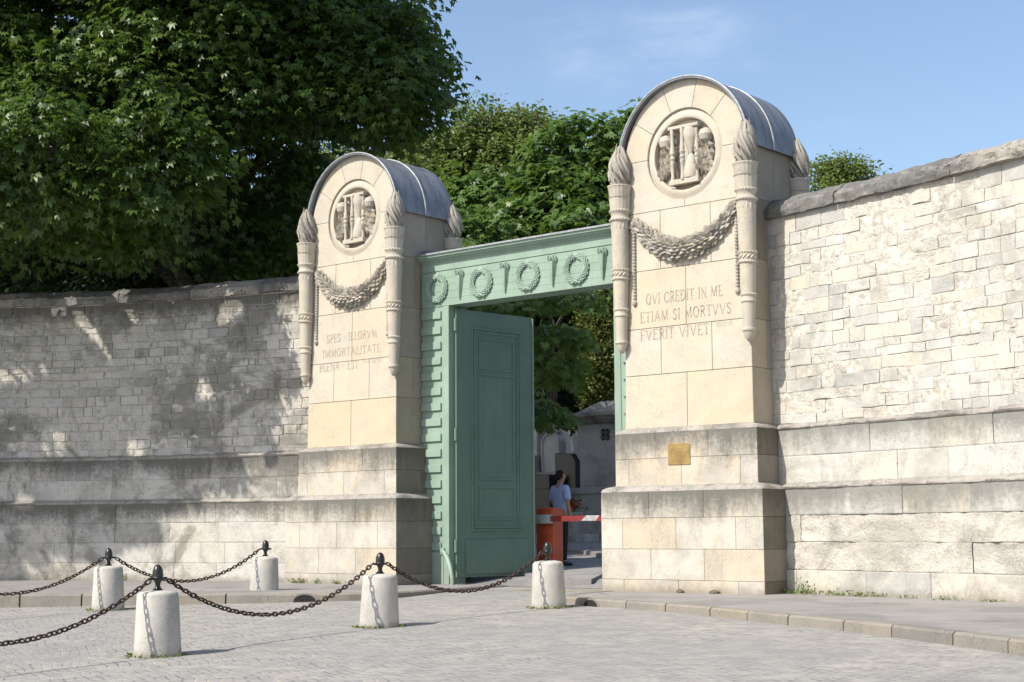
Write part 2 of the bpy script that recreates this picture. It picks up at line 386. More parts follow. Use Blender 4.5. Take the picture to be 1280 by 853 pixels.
# terrain sheet far beneath everything, reaching the horizon
def terr_z(x, y):
    if y < 0: return -0.55 + 0.028 * max(y, -60)
    return -0.55 + 0.05 * min(y, 90)
sheet('ground', M_soil, list(np.linspace(-900, 900, 37)), list(np.linspace(-900, -40, 14)) + list(np.linspace(-30, 100, 40)) + list(np.linspace(120, 900, 14)), terr_z)
sheet('street', M_cobble, list(np.linspace(-60, 4, 12)) + [8, 12, 16, 20, 40, 70], list(np.linspace(-70, 0, 30)) + [1.2], street_z)
sheet('cemetery_road', M_road, list(np.linspace(-40, 30, 30)), [1.2, 2, 4, 8, 12, 16, 22, 30, 40, 60], lambda x, y: inner_z(x, y) - (0.065 if y <= 1.21 else 0.0))

def prism(mb, poly, zt, zb, tint=0.5):
    """flat slab from a CCW outline; zt, zb functions of (x, y)"""
    n = len(poly)
    v = [(x, y, zt(x, y)) for x, y in poly] + [(x, y, zb(x, y)) for x, y in poly]
    f = [tuple(range(n))] + [(i + n, (i + 1) % n + n, (i + 1) % n, i) for i in range(n)]
    mb.add(v, f, tint)

PAVE_Z = -0.325
def catmull(pts, n=8):
    P = [np.array(p, float) for p in pts]; P = [2 * P[0] - P[1]] + P + [2 * P[-1] - P[-2]]; out = []
    for i in range(1, len(P) - 2):
        for t in np.linspace(0, 1, n, endpoint=False):
            a, b, c, d = P[i - 1], P[i], P[i + 1], P[i + 2]
            out.append(tuple(0.5 * (2 * b + (c - a) * t + (2 * a - 5 * b + 4 * c - d) * t * t + (3 * b - a - 3 * c + d) * t ** 3)))
    out.append(tuple(P[-2])); return out

KERB_R = catmull([(2.22, 0.9), (2.3, -0.4), (2.65, -1.5), (3.3, -2.1), (4.7, -2.62), (5.9, -3.15), (7.36, -4.0), (9.2, -5.0), (11.3, -6.45), (13.5, -8.4), (15.5, -11.0)], 6)
KERB_L = catmull([(-9.5, -10.2), (-7.2, -7.9), (-5.2, -6.2), (-3.45, -5.0), (-1.9, -3.95), (-0.7, -3.05), (-0.2, -2.4), (-0.2, -1.6), (-0.55, 0.2), (-0.7, 1.1)], 6)
def offset_path(p, d):
    out = []
    for i in range(len(p)):
        a = np.array(p[max(i - 1, 0)]); b = np.array(p[min(i + 1, len(p) - 1)]); t = (b - a) / np.linalg.norm(b - a)
        out.append((p[i][0] + t[1] * d, p[i][1] - t[0] * d))
    return out
def pavement(path, closing, name):
    mb = MB(); poly = path + closing
    prism(mb, poly, lambda x, y: PAVE_Z - 0.004, lambda x, y: PAVE_Z - 0.5)
    return kind(mb.build(name, M_pave))
inR = offset_path(KERB_R, -0.13); inL = offset_path(KERB_L, -0.13)
def tri_sheet(name, A, B, mat):
    """strip between two equally long polylines"""
    mb = MB(); n = len(A)
    v = [(x, y, PAVE_Z - 0.004) for x, y in A] + [(x, y, PAVE_Z - 0.004) for x, y in B]
    mb.add(v, [(i, i + 1, n + i + 1, n + i) for i in range(n - 1)]); return kind(mb.build(name, mat))
# pavement reaches under the walls: pair each kerb point with a point behind the wall line
bR = [(2.6 + i * (17.5 - 2.6) / (len(inR) - 1), 1.25 - 0.034 * max(0, i - 22) ** 1.6) for i in range(len(inR))]
tri_sheet('pavement', inR, bR, M_pave)
bL = [(-14.5 + i * (-0.75 + 14.5) / (len(inL) - 1), 1.25 - 0.05 * max(0, 30 - i) ** 1.35) for i in range(len(inL))]
tri_sheet('pavement', inL, bL, M_pave)

def kerb_stones(path, gaps=()):
    """granite kerb as one run of stones with open joints"""
    mb = MB(); P = [np.array(p) for p in path]
    d = [0.0]
    for a, b in zip(P, P[1:]): d.append(d[-1] + np.linalg.norm(b - a))
    def at(s):
        i = min(max(np.searchsorted(d, s) - 1, 0), len(P) - 2); t = (s - d[i]) / (d[i + 1] - d[i])
        p = P[i] + (P[i + 1] - P[i]) * t; tg = (P[i + 1] - P[i]) / np.linalg.norm(P[i + 1] - P[i])
        return p, np.array([tg[1], -tg[0]])
    s = 0.0
    while s < d[-1] - 0.2:
        L = random.uniform(0.85, 1.15); e = min(s + L, d[-1])
        if not any(g0 < (s + e) / 2 < g1 for g0, g1 in gaps):
            tn = random.random(); q = []
            for ss in np.linspace(s + 0.012, e - 0.012, 5):
                p, nn = at(ss); j = random.uniform(-0.004, 0.004)
                q.append([tuple(p + nn * o) + (z,) for o, z in ((0.012, -0.75), (0.0 + j, PAVE_Z - 0.022 + j), (-0.024, PAVE_Z + j * 0.5), (-0.15, PAVE_Z + 0.001), (-0.15, -0.75))])
            v = [x for r in q for x in r]
            f = [(i * 5 + k, i * 5 + k + 1, i * 5 + k + 6, i * 5 + k + 5) for i in range(4) for k in range(4)]
            f += [(4, 3, 2, 1, 0), (20, 21, 22, 23, 24)]
            f = [tuple(reversed(x)) for x in f]
            mb.add(v, f, tn)
        s = e
    o = mb.build('kerb', M_kerb); return kind(o)
kerb_stones(KERB_R); kerb_stones(KERB_L)

# raised island inside the gate, where the barrier and the attendant stand
isl = [(-1.0, 2.1), (-0.5, 1.45), (0.25, 1.3), (0.75, 1.55), (0.35, 2.3), (-0.4, 3.5), (-1.1, 4.9), (-2.4, 6.2), (-4.5, 6.2), (-4.5, 4.0), (-2.6, 3.4)]
mb = MB(); prism(mb, isl, lambda x, y: inner_z(x, y) + 0.05, lambda x, y: inner_z(x, y) - 0.3)
kind(mb.build('pavement', M_pave))
isl2 = [(-3.9, 7.6), (-3.2, 6.9), (-2.7, 7.2), (-2.9, 8.4), (-4.0, 10.5), (-6.5, 11.5), (-8.0, 10.5), (-6.0, 9.0)]
mb = MB(); prism(mb, isl2, lambda x, y: inner_z(x, y) + 0.08, lambda x, y: inner_z(x, y) - 0.3)
kind(mb.build('pavement', M_pave))
# worn yellow paint on the lane
mb = MB()
for (x, y, a, l, wd) in ((0.75, 0.25, 0.5, 0.75, 0.11), (1.25, 0.05, 0.35, 0.6, 0.10), (0.35, 0.75, 0.4, 0.5, 0.1), (1.55, 0.62, 0.5, 0.5, 0.09)):
    c, s_ = math.cos(a), math.sin(a)
    q = [(x + dx * c - dy * s_, y + dx * s_ + dy * c) for dx, dy in ((-l / 2, -wd / 2), (l / 2, -wd / 2), (l / 2, wd / 2), (-l / 2, wd / 2))]
    mb.add([(px, py, street_z(px, py) + 0.005) for px, py in q], [(0, 1, 2, 3)])
kind(mb.build('road_marking', M_yellow))

# gully mouths on the kerb face, their inner darkness painted black
def gully(path, i, label):
    p = np.array(path[i]); t = np.array(path[i + 1]) - p; a = math.atan2(t[1], t[0])
    g = thing('drain', label, 'drain', (p[0], p[1], -0.42), a)
    mb = MB(); n = 12
    pts = [(0.16 * math.cos(PI * k / n), 0.09 * math.sin(PI * k / n)) for k in range(n + 1)]
    v = [(x, -0.022, z - 0.01) for x, z in pts] + [(x, 0.06, z - 0.01) for x, z in pts]
    f = [tuple(range(n + 1))] + [(k, k + n + 1, k + n + 2, k + 1) for k in range(n)]
    mb.add(v, [tuple(reversed(q)) for q in f]); mb.build('drain_mouth', M_drain_black, g)
    mb = MB(); m = [((0.20 * math.cos(PI * k / n)), 0.115 * math.sin(PI * k / n)) for k in range(n + 1)]
    v = [(x, -0.012, z - 0.01) for x, z in pts] + [(x, -0.012, z - 0.012) for x, z in m]
    mb.add(v, [(k, k + n + 1, k + n + 2, k + 1) for k in range(n)]); mb.build('drain_surround', M_kerb, g)
gully(KERB_R, min(range(len(KERB_R)), key=lambda i: (KERB_R[i][0] - 3.62) ** 2 + (KERB_R[i][1] + 2.25) ** 2), 'dark drain mouth in the kerb beside the bollard before the right pier')
gully(KERB_L, min(range(len(KERB_L)), key=lambda i: (KERB_L[i][0] + 0.98) ** 2 + (KERB_L[i][1] + 3.2) ** 2), 'dark drain mouth in the kerb at the foot of the left pier')

# ------------------------------------------------------------------ boundary walls
def resample(path, n):
    P = np.array(path); d = np.r_[0, np.cumsum(np.linalg.norm(np.diff(P, axis=0), axis=1))]
    s = np.linspace(0, d[-1], n); return np.c_[np.interp(s, d, P[:, 0]), np.interp(s, d, P[:, 1])], d[-1]

class WallPath:
    def __init__(s, pts, out_sign):
        s.P, s.L = resample(catmull(pts, 10), 400)
        t = np.gradient(s.P, axis=0); t /= np.linalg.norm(t, axis=1)[:, None]
        s.N = np.c_[t[:, 1], -t[:, 0]] * out_sign
    def at(s, d):
        i = np.clip(d / s.L * 399, 0, 399)
        p = np.array([np.interp(i, np.arange(400), s.P[:, k]) for k in (0, 1)])
        n = np.array([np.interp(i, np.arange(400), s.N[:, k]) for k in (0, 1)])
        return p, n / np.linalg.norm(n)

def wall_blocks(mb, wp, s0, s1, courses, lens, off, joint, rough, p_spall, seed, sub=(6, 4), tint=(0.1, 0.9), wander=0.0, deep=0.2):
    rd = random.Random(seed)
    tn_prev = 0.5
    for ci, (z0, z1) in enumerate(courses):
        s = s0 - rd.uniform(0, lens[0])
        while s < s1:
            L = rd.uniform(*lens); e = s + L
            a, b = max(s, s0), min(e, s1)
            if b - a > 0.04:
                sp = 1.0 if rd.random() < p_spall(0.5 * (a + b), 0.5 * (z0 + z1)) else 0.0
                amp = rough * (3.6 if sp else 0.7); rec = rd.uniform(-0.004, 0.007) - (rd.uniform(0.004, 0.020) * rough / 0.006 * 0.5 if sp else 0)
                if sp and joint > 0.01 and rd.random() < 0.14: rec -= rd.uniform(0.015, 0.04); amp *= 1.5
                tn = rd.uniform(*tint)
                nu = max(4, int(sub[0])); nv = sub[1]
                je = joint * (0.4 + 0.6 * rd.random()); ed = (rd.uniform(0.012, 0.028) if rd.random() < deep else max(0.001, rd.gauss(0.002, 0.003))) if joint > 0.01 else 0.004
                if deep > 0.1 and joint > 0.01 and rd.random() < 0.40: je, ed = 0.003, 0.0005; tn = min(1, max(0, tn_prev + rd.uniform(-0.1, 0.1)))
                tn_prev = tn
                us = [a + je * 0.5, a + je * 0.5 + 0.008] + list(np.linspace(a + 0.03, b - 0.03, nu - 2))[0:] + [b - je * 0.5 - 0.008, b - je * 0.5]
                dz = wander * rd.uniform(-1, 1)
                zs = [z0 + je * 0.5 + dz, z0 + je * 0.5 + 0.008 + dz] + list(np.linspace(z0 + 0.025, z1 - 0.025, nv)) + [z1 - je * 0.5 - 0.008 + dz, z1 - je * 0.5 + dz]
                v = []
                nU, nV = len(us), len(zs)
                for j, z in enumerate(zs):
                    for i, u in enumerate(us):
                        p, n = wp.at(u)
                        edge = i in (0, nU - 1) or j in (0, nV - 1)
                        k = mnoise.fractal(Vector((u * 7, z * 7, seed + ci * 0.37)), 0.8, 2.0, 3)
                        d = off + rec + amp * k
                        zz = z
                        if deep > 0.1 and joint > 0.01:
                            jx = 0.013 * mnoise.noise(Vector((u * 4.1, z * 9.0, seed + 11.0))); u2 = u + jx
                            p, n = wp.at(u2); zz = zz + 0.016 * mnoise.noise(Vector((u * 3.3, z * 5.0, seed + 5.0)))
                        if edge: d = off + rec + 0.6 * amp * k - ed
                        elif sp: zz = z + 0.006 * mnoise.noise(Vector((u * 13, z * 13, 4.0)))
                        v.append((p[0] + n[0] * d, p[1] + n[1] * d, zz))
                f = [(j * nU + i, j * nU + i + 1, (j + 1) * nU + i + 1, (j + 1) * nU + i) for j in range(nV - 1) for i in range(nU - 1)]
                mb.add(v, f, tn, sp)
            s = e

def wall_strip(mb, wp, s0, s1, prof, n, rough, seed, tint=0.5):
    """sweep an (offset, z) profile along the wall"""
    m = len(prof); v = []
    for i, s in enumerate(np.linspace(s0, s1, n)):
        p, nn = wp.at(s)
        for k, (o, z) in enumerate(prof):
            r = rough * mnoise.fractal(Vector((s * 5, k * 1.7, seed)), 0.8, 2.0, 3)
            v.append((p[0] + nn[0] * (o + r), p[1] + nn[1] * (o + r), z + r * 0.7))
    mb.add(v, [(i * m + k, i * m + k + 1, (i + 1) * m + k + 1, (i + 1) * m + k) for i in range(n - 1) for k in range(m - 1)], tint)

def make_wall(name, label, pts, sign, mat, spall_fn, seed, rough_foot):
    t = thing(name, label, 'wall', (pts[0][0], pts[0][1], 0))
    wp = WallPath([(x - pts[0][0], y - pts[0][1]) for x, y in pts], sign)
    L = wp.L
    rev = sign < 0
    def fin(mb):
        # path direction runs away from the pier on both sides; flip faces where needed
        if rev: mb.f = [list(reversed(f)) for f in mb.f]
        return mb
    mb = MB(); wall_strip(mb, wp, 0, L, [(-0.009 if rough_foot else -0.018, 2.0), (-0.009 if rough_foot else -0.018, 5.1)], 60, 0, seed); fin(mb).build('mortar_bed', M_mortar, t)
    mb = MB(); cs = []; z = 2.045; rd = random.Random(seed)
    while z < 4.95: h = rd.uniform(0.115, 0.215); cs.append((z, min(z + h, 5.09))); z += h
    cs[-1] = (cs[-1][0], 5.09)
    wall_blocks(mb, wp, 0, L, cs, (0.15, 0.50), 0.0, 0.012, 0.0060, spall_fn, seed, (7, 4), wander=0.006, deep=0.101 if rough_foot else 0.30)
    smooth_by_angle(fin(mb).build('rubble_face', mat, t), 50)
    mb = MB(); wall_blocks(mb, wp, 0, L, [(1.2, 1.585), (1.585, 1.975)], (0.7, 1.5), 0.075, 0.0045, 0.003, lambda s, z: 0.05, seed + 1, (10, 5))
    smooth_by_angle(fin(mb).build('upper_plinth', mat, t), 50)
    mb = MB(); wall_blocks(mb, wp, 0, L, [(-0.6, 0.0), (0.0, 0.385), (0.385, 0.755), (0.755, 1.125)], (0.9, 1.7), 0.16, 0.0045, 0.003 if not rough_foot else 0.009, (lambda s, z: 0.05) if not rough_foot else (lambda s, z: 0.9 if 0 < z < 0.75 else 0.1), seed + 2, (16, 7))
    smooth_by_angle(fin(mb).build('lower_plinth', mat, t), 50)
    mb = MB()
    wall_strip(mb, wp, 0, L, [(0.13, 1.10), (0.175, 1.125), (0.178, 1.15), (0.13, 1.185), (0.04, 1.215)], 240, 0.010, seed)
    wall_strip(mb, wp, 0, L, [(0.05, 1.95), (0.092, 1.972), (0.098, 2.00), (0.05, 2.035), (-0.05, 2.06)], 240, 0.012, seed + 5)
    smooth_by_angle(fin(mb).build('ledge', M_ledge, t), 60)
    mb = MB(); wall_strip(mb, wp, 0, L, [(-0.45, 5.1), (-0.45, -0.6)], 50, 0, seed); fin(mb).build('rear_face', mat, t)
    s = 0.0
    while s < L - 0.1:
        e = min(s + rd.uniform(1.2, 2.3), L); mb = MB(); n = max(8, int((e - s) / 0.09))
        dz = rd.uniform(-0.012, 0.012); do = rd.uniform(-0.015, 0.015)
        wall_strip(mb, wp, s + 0.006, e - 0.006, [(0.0, 5.045 + dz), (0.078 + do, 5.05 + dz), (0.082 + do, 5.10 + dz), (0.082 + do, 5.15 + dz), (0.078 + do, 5.192 + dz), (0.05 + do, 5.212 + dz), (-0.02, 5.26 + dz), (-0.09, 5.315 + dz), (-0.18, 5.355 + dz), (-0.30, 5.36 + dz), (-0.5, 5.27 + dz), (-0.5, 5.05)], n, 0.028, seed + s, rd.random())
        m = 12; k = len(mb.v)
        mb.f.append(list(range(m))); mb.t.append(0.3); mb.r.append(0.0); mb.g.append(0.0)
        mb.f.append(list(range(k - 1, k - m - 1, -1))); mb.t.append(0.3); mb.r.append(0.0); mb.g.append(0.0)
        smooth_by_angle(fin(mb).build('coping_stone', M_coping, t), 22); s = e
    return t
def sp_r(s, z):
    k = mnoise.noise(Vector((s * 0.45, z * 0.6, 3.3)))
    return min(0.85, max(0.05, 0.42 + 0.9 * k))
def sp_l(s, z):
    k = mnoise.noise(Vector((s * 0.4, z * 0.6, 8.1)))
    return min(0.85, max(0.05, 0.40 + 0.9 * k))
make_wall('boundary_wall', 'pale sunlit curving stone wall with spalled blocks right of the right gate pier',
          [(4.25, 0.92), (5.2, 0.71), (6.1, 0.48), (7.55, 0.10), (8.95, -0.38), (10.6, -1.15), (12.5, -2.4), (14.5, -4.2), (16.5, -6.6)], 1, M_wall_r, sp_r, 3, True)
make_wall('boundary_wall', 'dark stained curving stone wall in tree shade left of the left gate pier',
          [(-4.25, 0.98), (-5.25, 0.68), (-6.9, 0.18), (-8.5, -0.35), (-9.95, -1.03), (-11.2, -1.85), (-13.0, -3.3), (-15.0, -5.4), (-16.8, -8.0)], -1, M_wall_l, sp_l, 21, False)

# ------------------------------------------------------------------ gate piers (local origin: pavement level, front centre of the base)
ZS = 6.1385
def halfw(z): return 1.1235 - 0.043 * max(0.0, min(1.0, (z - 2.06) / 4.08))
def fy(z): return 0.269 + 0.050 * max(0.0, min(1.2, (z - 2.06) / 4.08))
BACK = 1.63
def inset_poly(p, d):
    n = len(p); out = []
    for i in range(n):
        a, b, c = (np.array(p[k % n]) for k in (i - 1, i, i + 1))
        e1 = (b - a) / max(np.linalg.norm(b - a), 1e-9); e2 = (c - b) / max(np.linalg.norm(c - b), 1e-9)
        n1 = np.array([-e1[1], e1[0]]); n2 = np.array([-e2[1], e2[0]])
        m = n1 + n2; m = m / max(np.dot(m, n1) * 1.0, 0.3) if np.dot(m, n1) > 0.3 else m
        out.append(tuple(b + m * d))
    return out
def slab(mb, poly, to3, thick, gap=0.004, cham=0.004, tint=0.5, spall=0.0, grime=0.0):
    """one dressed block: CCW outline (u, z) seen from outside, standing proud of the core by thick"""
    a = inset_poly(poly, gap * 0.5); b = inset_poly(poly, gap * 0.5 + cham); n = len(poly)
    v = [to3(u, z, 0.0) for u, z in a] + [to3(u, z, thick - cham) for u, z in a] + [to3(u, z, thick) for u, z in b]
    f = []
    for i in range(n):
        j = (i + 1) % n
        f.append((i, j, n + j, n + i)); f.append((n + i, n + j, 2 * n + j, 2 * n + i))
    f.append(tuple(2 * n + i for i in range(n)))
    mb.add(v, f, tint, spall, grime)
def rows(x0, x1, fr):
    xs = [x0] + [x0 + (x1 - x0) * f for f in fr] + [x1]
    return list(zip(xs, xs[1:]))

def course_box(mb, hx, y0, y1, courses, rd, seams_y=0.55):
    """dressed courses round a rectangular body: front, both sides, back"""
    T = 0.03
    for (z0, z1, fr) in courses:
        for (a, b) in rows(-hx, hx, fr):
            slab(mb, [(a, z0), (b, z0), (b, z1), (a, z1)], lambda u, z, d: (u, y0 + T - d, z), T, tint=rd.uniform(0.25, 0.8))
            slab(mb, [(a, z0), (b, z0), (b, z1), (a, z1)], lambda u, z, d: (-u, y1 - T + d, z), T, tint=rd.uniform(0.25, 0.8))
        k = y0 + T + 0.002 + (y1 - y0) * (seams_y + rd.uniform(-0.2, 0.1))
        for (a, b) in ((y0 + T * 0 + 0.001, k), (k, y1 - 0.001)):
            tn = rd.uniform(0.25, 0.7)
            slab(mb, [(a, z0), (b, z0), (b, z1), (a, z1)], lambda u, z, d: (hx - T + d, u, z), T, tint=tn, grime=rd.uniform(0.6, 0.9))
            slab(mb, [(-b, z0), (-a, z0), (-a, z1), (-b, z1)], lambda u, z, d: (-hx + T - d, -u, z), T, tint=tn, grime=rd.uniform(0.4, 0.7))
    mb.box(-hx + T, hx - T, y0 + T, y1 - T, courses[0][0], courses[-1][1], 0.2)
def weather_cap(mb, ha, ya0, ya1, za, hb, yb0, yb1, zb, seed):
    """rounded sloping top of a plinth with a slightly broken surface"""
    ring = []
    N = 22
    for k, f in enumerate((0.0, 0.12, 0.45, 1.0)):
        hx = ha + (hb - ha) * (f if k else 0.0); y0 = ya0 + (yb0 - ya0) * f; y1 = ya1 + (yb1 - ya1) * f
        z = za + (zb - za) * (0, 0.35, 0.72, 1.0)[k]
        pts = [(-hx + 2 * hx * i / N, y0) for i in range(N)] + [(hx, y0 + (y1 - y0) * i / N) for i in range(N)] + [(hx - 2 * hx * i / N, y1) for i in range(N)] + [(-hx, y1 - (y1 - y0) * i / N) for i in range(N)]
        ring.append([(x, y, z + (0.012 * mnoise.fractal(Vector((x * 6, y * 6 + seed, z * 3)), 0.8, 2, 3) if 0 < k < 3 else 0)) for x, y in pts])
    n = 4 * N; v = [p for r in ring for p in r]
    f = [(k * n + i, k * n + (i + 1) % n, (k + 1) * n + (i + 1) % n, (k + 1) * n + i) for k in range(3) for i in range(n)]
    mb.add(v, f, 0.4)

def arc(r, a0, a1, n, cz=ZS):
    return [(r * math.cos(t), cz + r * math.sin(t)) for t in np.linspace(a0, a1, n)]

STROKES = {  # capital letters as strokes in a unit-high box: (width, [(thick, [(x, y) ...])])
 'A': (0.78, [(0, [(0.04, 0), (0.39, 1)]), (1, [(0.39, 1), (0.74, 0)]), (0, [(0.18, 0.36), (0.60, 0.36)])]),
 'C': (0.72, [(1, [(0.68, 0.80), (0.55, 0.95), (0.38, 1.0), (0.20, 0.92), (0.08, 0.72), (0.05, 0.5), (0.08, 0.28), (0.20, 0.08), (0.38, 0.0), (0.56, 0.05), (0.69, 0.19)])]),
 'D': (0.78, [(1, [(0.12, 0), (0.12, 1)]), (1, [(0.06, 1.0), (0.35, 1.0), (0.58, 0.9), (0.71, 0.7), (0.73, 0.5), (0.71, 0.3), (0.58, 0.1), (0.35, 0.0), (0.06, 0.0)])]),
 'E': (0.60, [(1, [(0.12, 0), (0.12, 1)]), (0, [(0.04, 1), (0.54, 1), (0.54, 0.87)]), (0, [(0.12, 0.52), (0.44, 0.52)]), (0, [(0.04, 0), (0.56, 0), (0.56, 0.14)])]),
 'F': (0.56, [(1, [(0.12, 0), (0.12, 1)]), (0, [(0.04, 1), (0.52, 1), (0.52, 0.87)]), (0, [(0.12, 0.50), (0.42, 0.50)]), (0, [(0.03, 0), (0.22, 0)])]),
 'I': (0.26, [(1, [(0.13, 0), (0.13, 1)]), (0, [(0.03, 1), (0.23, 1)]), (0, [(0.03, 0), (0.23, 0)])]),
 'J': (0.40, [(1, [(0.28, 1), (0.28, 0.15), (0.18, 0.0), (0.05, 0.05)]), (0, [(0.18, 1), (0.38, 1)])]),
 'L': (0.56, [(1, [(0.12, 0), (0.12, 1)]), (0, [(0.03, 1), (0.22, 1)]), (0, [(0.04, 0), (0.53, 0), (0.53, 0.15)])]),
 'M': (0.92, [(0, [(0.10, 0), (0.14, 1)]), (1, [(0.14, 1), (0.46, 0.08)]), (0, [(0.46, 0.08), (0.78, 1)]), (1, [(0.78, 1), (0.82, 0)])]),
 'N': (0.78, [(0, [(0.12, 0), (0.12, 1)]), (1, [(0.12, 1), (0.66, 0)]), (0, [(0.66, 0), (0.66, 1)]), (0, [(0.04, 0), (0.20, 0)])]),
 'O': (0.80, [(1, [(0.40 + 0.34 * math.cos(t), 0.5 + 0.5 * math.sin(t)) for t in np.linspace(0, 2 * PI, 17)])]),
 'Q': (0.80, [(1, [(0.40 + 0.34 * math.cos(t), 0.5 + 0.5 * math.sin(t)) for t in np.linspace(0, 2 * PI, 17)]), (0, [(0.46, 0.06), (0.72, -0.10)])]),
 'P': (0.58, [(1, [(0.12, 0), (0.12, 1)]), (1, [(0.05, 1.0), (0.36, 1.0), (0.51, 0.90), (0.54, 0.74), (0.49, 0.57), (0.34, 0.48), (0.14, 0.48)]), (0, [(0.03, 0), (0.22, 0)])]),
 'R': (0.66, [(1, [(0.12, 0), (0.12, 1)]), (1, [(0.05, 1.0), (0.36, 1.0), (0.50, 0.90), (0.53, 0.75), (0.48, 0.58), (0.34, 0.50), (0.14, 0.50)]), (1, [(0.32, 0.50), (0.62, 0.0)]), (0, [(0.03, 0), (0.22, 0)])]),
 'S': (0.54, [(1, [(0.47, 0.84), (0.38, 0.96), (0.25, 1.0), (0.12, 0.93), (0.07, 0.78), (0.14, 0.62), (0.38, 0.42), (0.48, 0.26), (0.45, 0.09), (0.28, 0.0), (0.13, 0.04), (0.05, 0.17)])]),
 'T': (0.64, [(1, [(0.32, 0), (0.32, 1)]), (0, [(0.03, 0.88), (0.03, 1), (0.61, 1), (0.61, 0.88)]), (0, [(0.22, 0), (0.42, 0)])]),
 'V': (0.76, [(1, [(0.05, 1), (0.38, 0)]), (0, [(0.38, 0), (0.72, 1)])]),
 'X': (0.70, [(1, [(0.08, 1), (0.62, 0)]), (0, [(0.62, 1), (0.08, 0)])]),
 '.': (0.30, [(1, [(0.13, 0.45), (0.19, 0.55)])]),
 ' ': (0.34, []),
}
def letters(mb, text, x0, x1, zb, h, to3, thick=0.092, thin=0.055):
    wsum = sum(STROKES[c][0] for c in text) + 0.16 * (len(text) - 1)
    k = (x1 - x0) / (wsum * h); x = x0
    for c in text:
        wd, st = STROKES[c]
        for tk, pts in st:
            hw = (thick if tk else thin) * h * 0.5
            P = [np.array([x + px * h * k, zb + py * h]) for px, py in pts]
            for i, (a, b) in enumerate(zip(P, P[1:])):
                d = b - a; d = d / np.linalg.norm(d); nn = np.array([-d[1], d[0]]) * hw
                a2, b2 = a - d * hw * 0.35, b + d * hw * 0.35
                q = [a2 - nn, b2 - nn, b2 + nn, a2 + nn]
                mb.add([to3(u, z) for u, z in q], [(0, 1, 2, 3)])
        x += (wd + 0.16) * h * k

def torch_meshes():
    """upright carved torch, base at z=0 (tip of the bud), flame tip at 3.22"""
    prof = [(0.0, 0.0), (0.03, 0.012), (0.055, 0.05), (0.078, 0.10), (0.085, 0.145), (0.088, 0.15), (0.100, 0.155), (0.104, 0.172), (0.100, 0.19), (0.086, 0.195), (0.088, 0.30),
            (0.098, 0.56), (0.110, 0.565), (0.113, 0.585), (0.103, 0.60), (0.104, 0.645), (0.114, 0.655), (0.116, 0.68), (0.103, 0.69), (0.107, 0.80), (0.119, 1.12),
            (0.133, 1.125), (0.136, 1.145), (0.126, 1.155), (0.128, 1.255), (0.137, 1.265), (0.138, 1.29), (0.123, 1.295), (0.130, 1.55), (0.138, 1.88), (0.140, 2.02),
            (0.158, 2.035), (0.162, 2.06), (0.150, 2.075), (0.140, 2.09), (0.137, 2.13), (0.150, 2.16), (0.160, 2.175), (0.158, 2.20), (0.146, 2.215)]
    shaft = MB().lathe(prof, 28, tint=0.6)
    # leaf tongues under the neck, guilloche lumps on the band, beads
    for k in range(14):
        th = 2 * PI * k / 14; c, s_ = math.cos(th), math.sin(th); nv = Vector((c, s_, 0)); tv = Vector((-s_, c, 0)); up = Vector((0, 0, 1))
        shaft.bead(nv * 0.136 + up * 1.945, -up, tv, nv, 0.075, 0.026, 0.010, 0.5)
        shaft.bead(nv * 0.126 + up * 1.205, (up + tv).normalized(), (tv - up).normalized(), nv, 0.055, 0.02, 0.016, 0.4)
    for k in range(22):
        th = 2 * PI * k / 22; nv = Vector((math.cos(th), math.sin(th), 0)); tv = Vector((-math.sin(th), math.cos(th), 0)); up = Vector((0, 0, 1))
        for z, r in ((2.045, 0.160), (2.19, 0.160), (1.135, 0.135), (1.28, 0.137), (0.67, 0.114)): shaft.bead(nv * r + up * z, up, tv, nv, 0.017, 0.015, 0.012, 0.4)
    flute = lambda th, i: 1 + 0.035 * abs(math.sin(th * 9))
    cup = MB().lathe([(0.145, 2.20), (0.148, 2.23), (0.153, 2.30), (0.160, 2.385), (0.170, 2.395), (0.172, 2.40)], 72, tint=0.5, rfun=flute)
    cup.lathe([(0.152, 2.39), (0.156, 2.40), (0.166, 2.52), (0.176, 2.555), (0.182, 2.565), (0.182, 2.585), (0.14, 2.59)], 72, tint=0.5, rfun=flute)
    fl = []; N = 26
    for i in range(N):
        t = i / (N - 1)
        r = 0.128 * (0.86 + 0.42 * math.sin(min(1, t * 1.25) * PI * 0.62)) * (1 - t ** 2.6) ** 0.8 + 0.004
        fl.append((r, 2.585 + 0.645 * t))
    def rf(th, i):
        t = i / (N - 1); ph = th + 1.9 * t + 0.7 * math.sin(3.2 * t)
        return 0.68 + 0.46 * abs(math.sin(4 * ph + 0.4 * math.sin(2 * th))) ** 0.6 + 0.08 * math.sin(13 * ph + 1.3)
    flame = MB().lathe(fl, 84, tint=0.25, rfun=rf)
    for k in range(7):
        a0 = 2 * PI * k / 7; rr = (0.155, 0.165, 0.14, 0.095, 0.05); zz = (2.66, 2.80, 2.93, 3.05, 3.15 + 0.05 * (k % 3)); P_ = []
        for q_, (r_, z_) in enumerate(zip(rr, zz)): P_.append((r_ * math.cos(a0 - 0.42 * q_), r_ * math.sin(a0 - 0.42 * q_), z_))
        flame.tube(P_, [0.012, 0.026, 0.030, 0.022, 0.004], 7, 0.3)
    for i, p in enumerate(flame.v):                                  # lean the tongue of flame
        t = max(0, (p[2] - 2.8) / 0.45); flame.v[i] = (p[0] + 0.05 * t * t * (1.4 - t), p[1], p[2])
    return shaft, cup, flame
T_shaft, T_cup, T_flame = torch_meshes()
_proto_meshes = {}
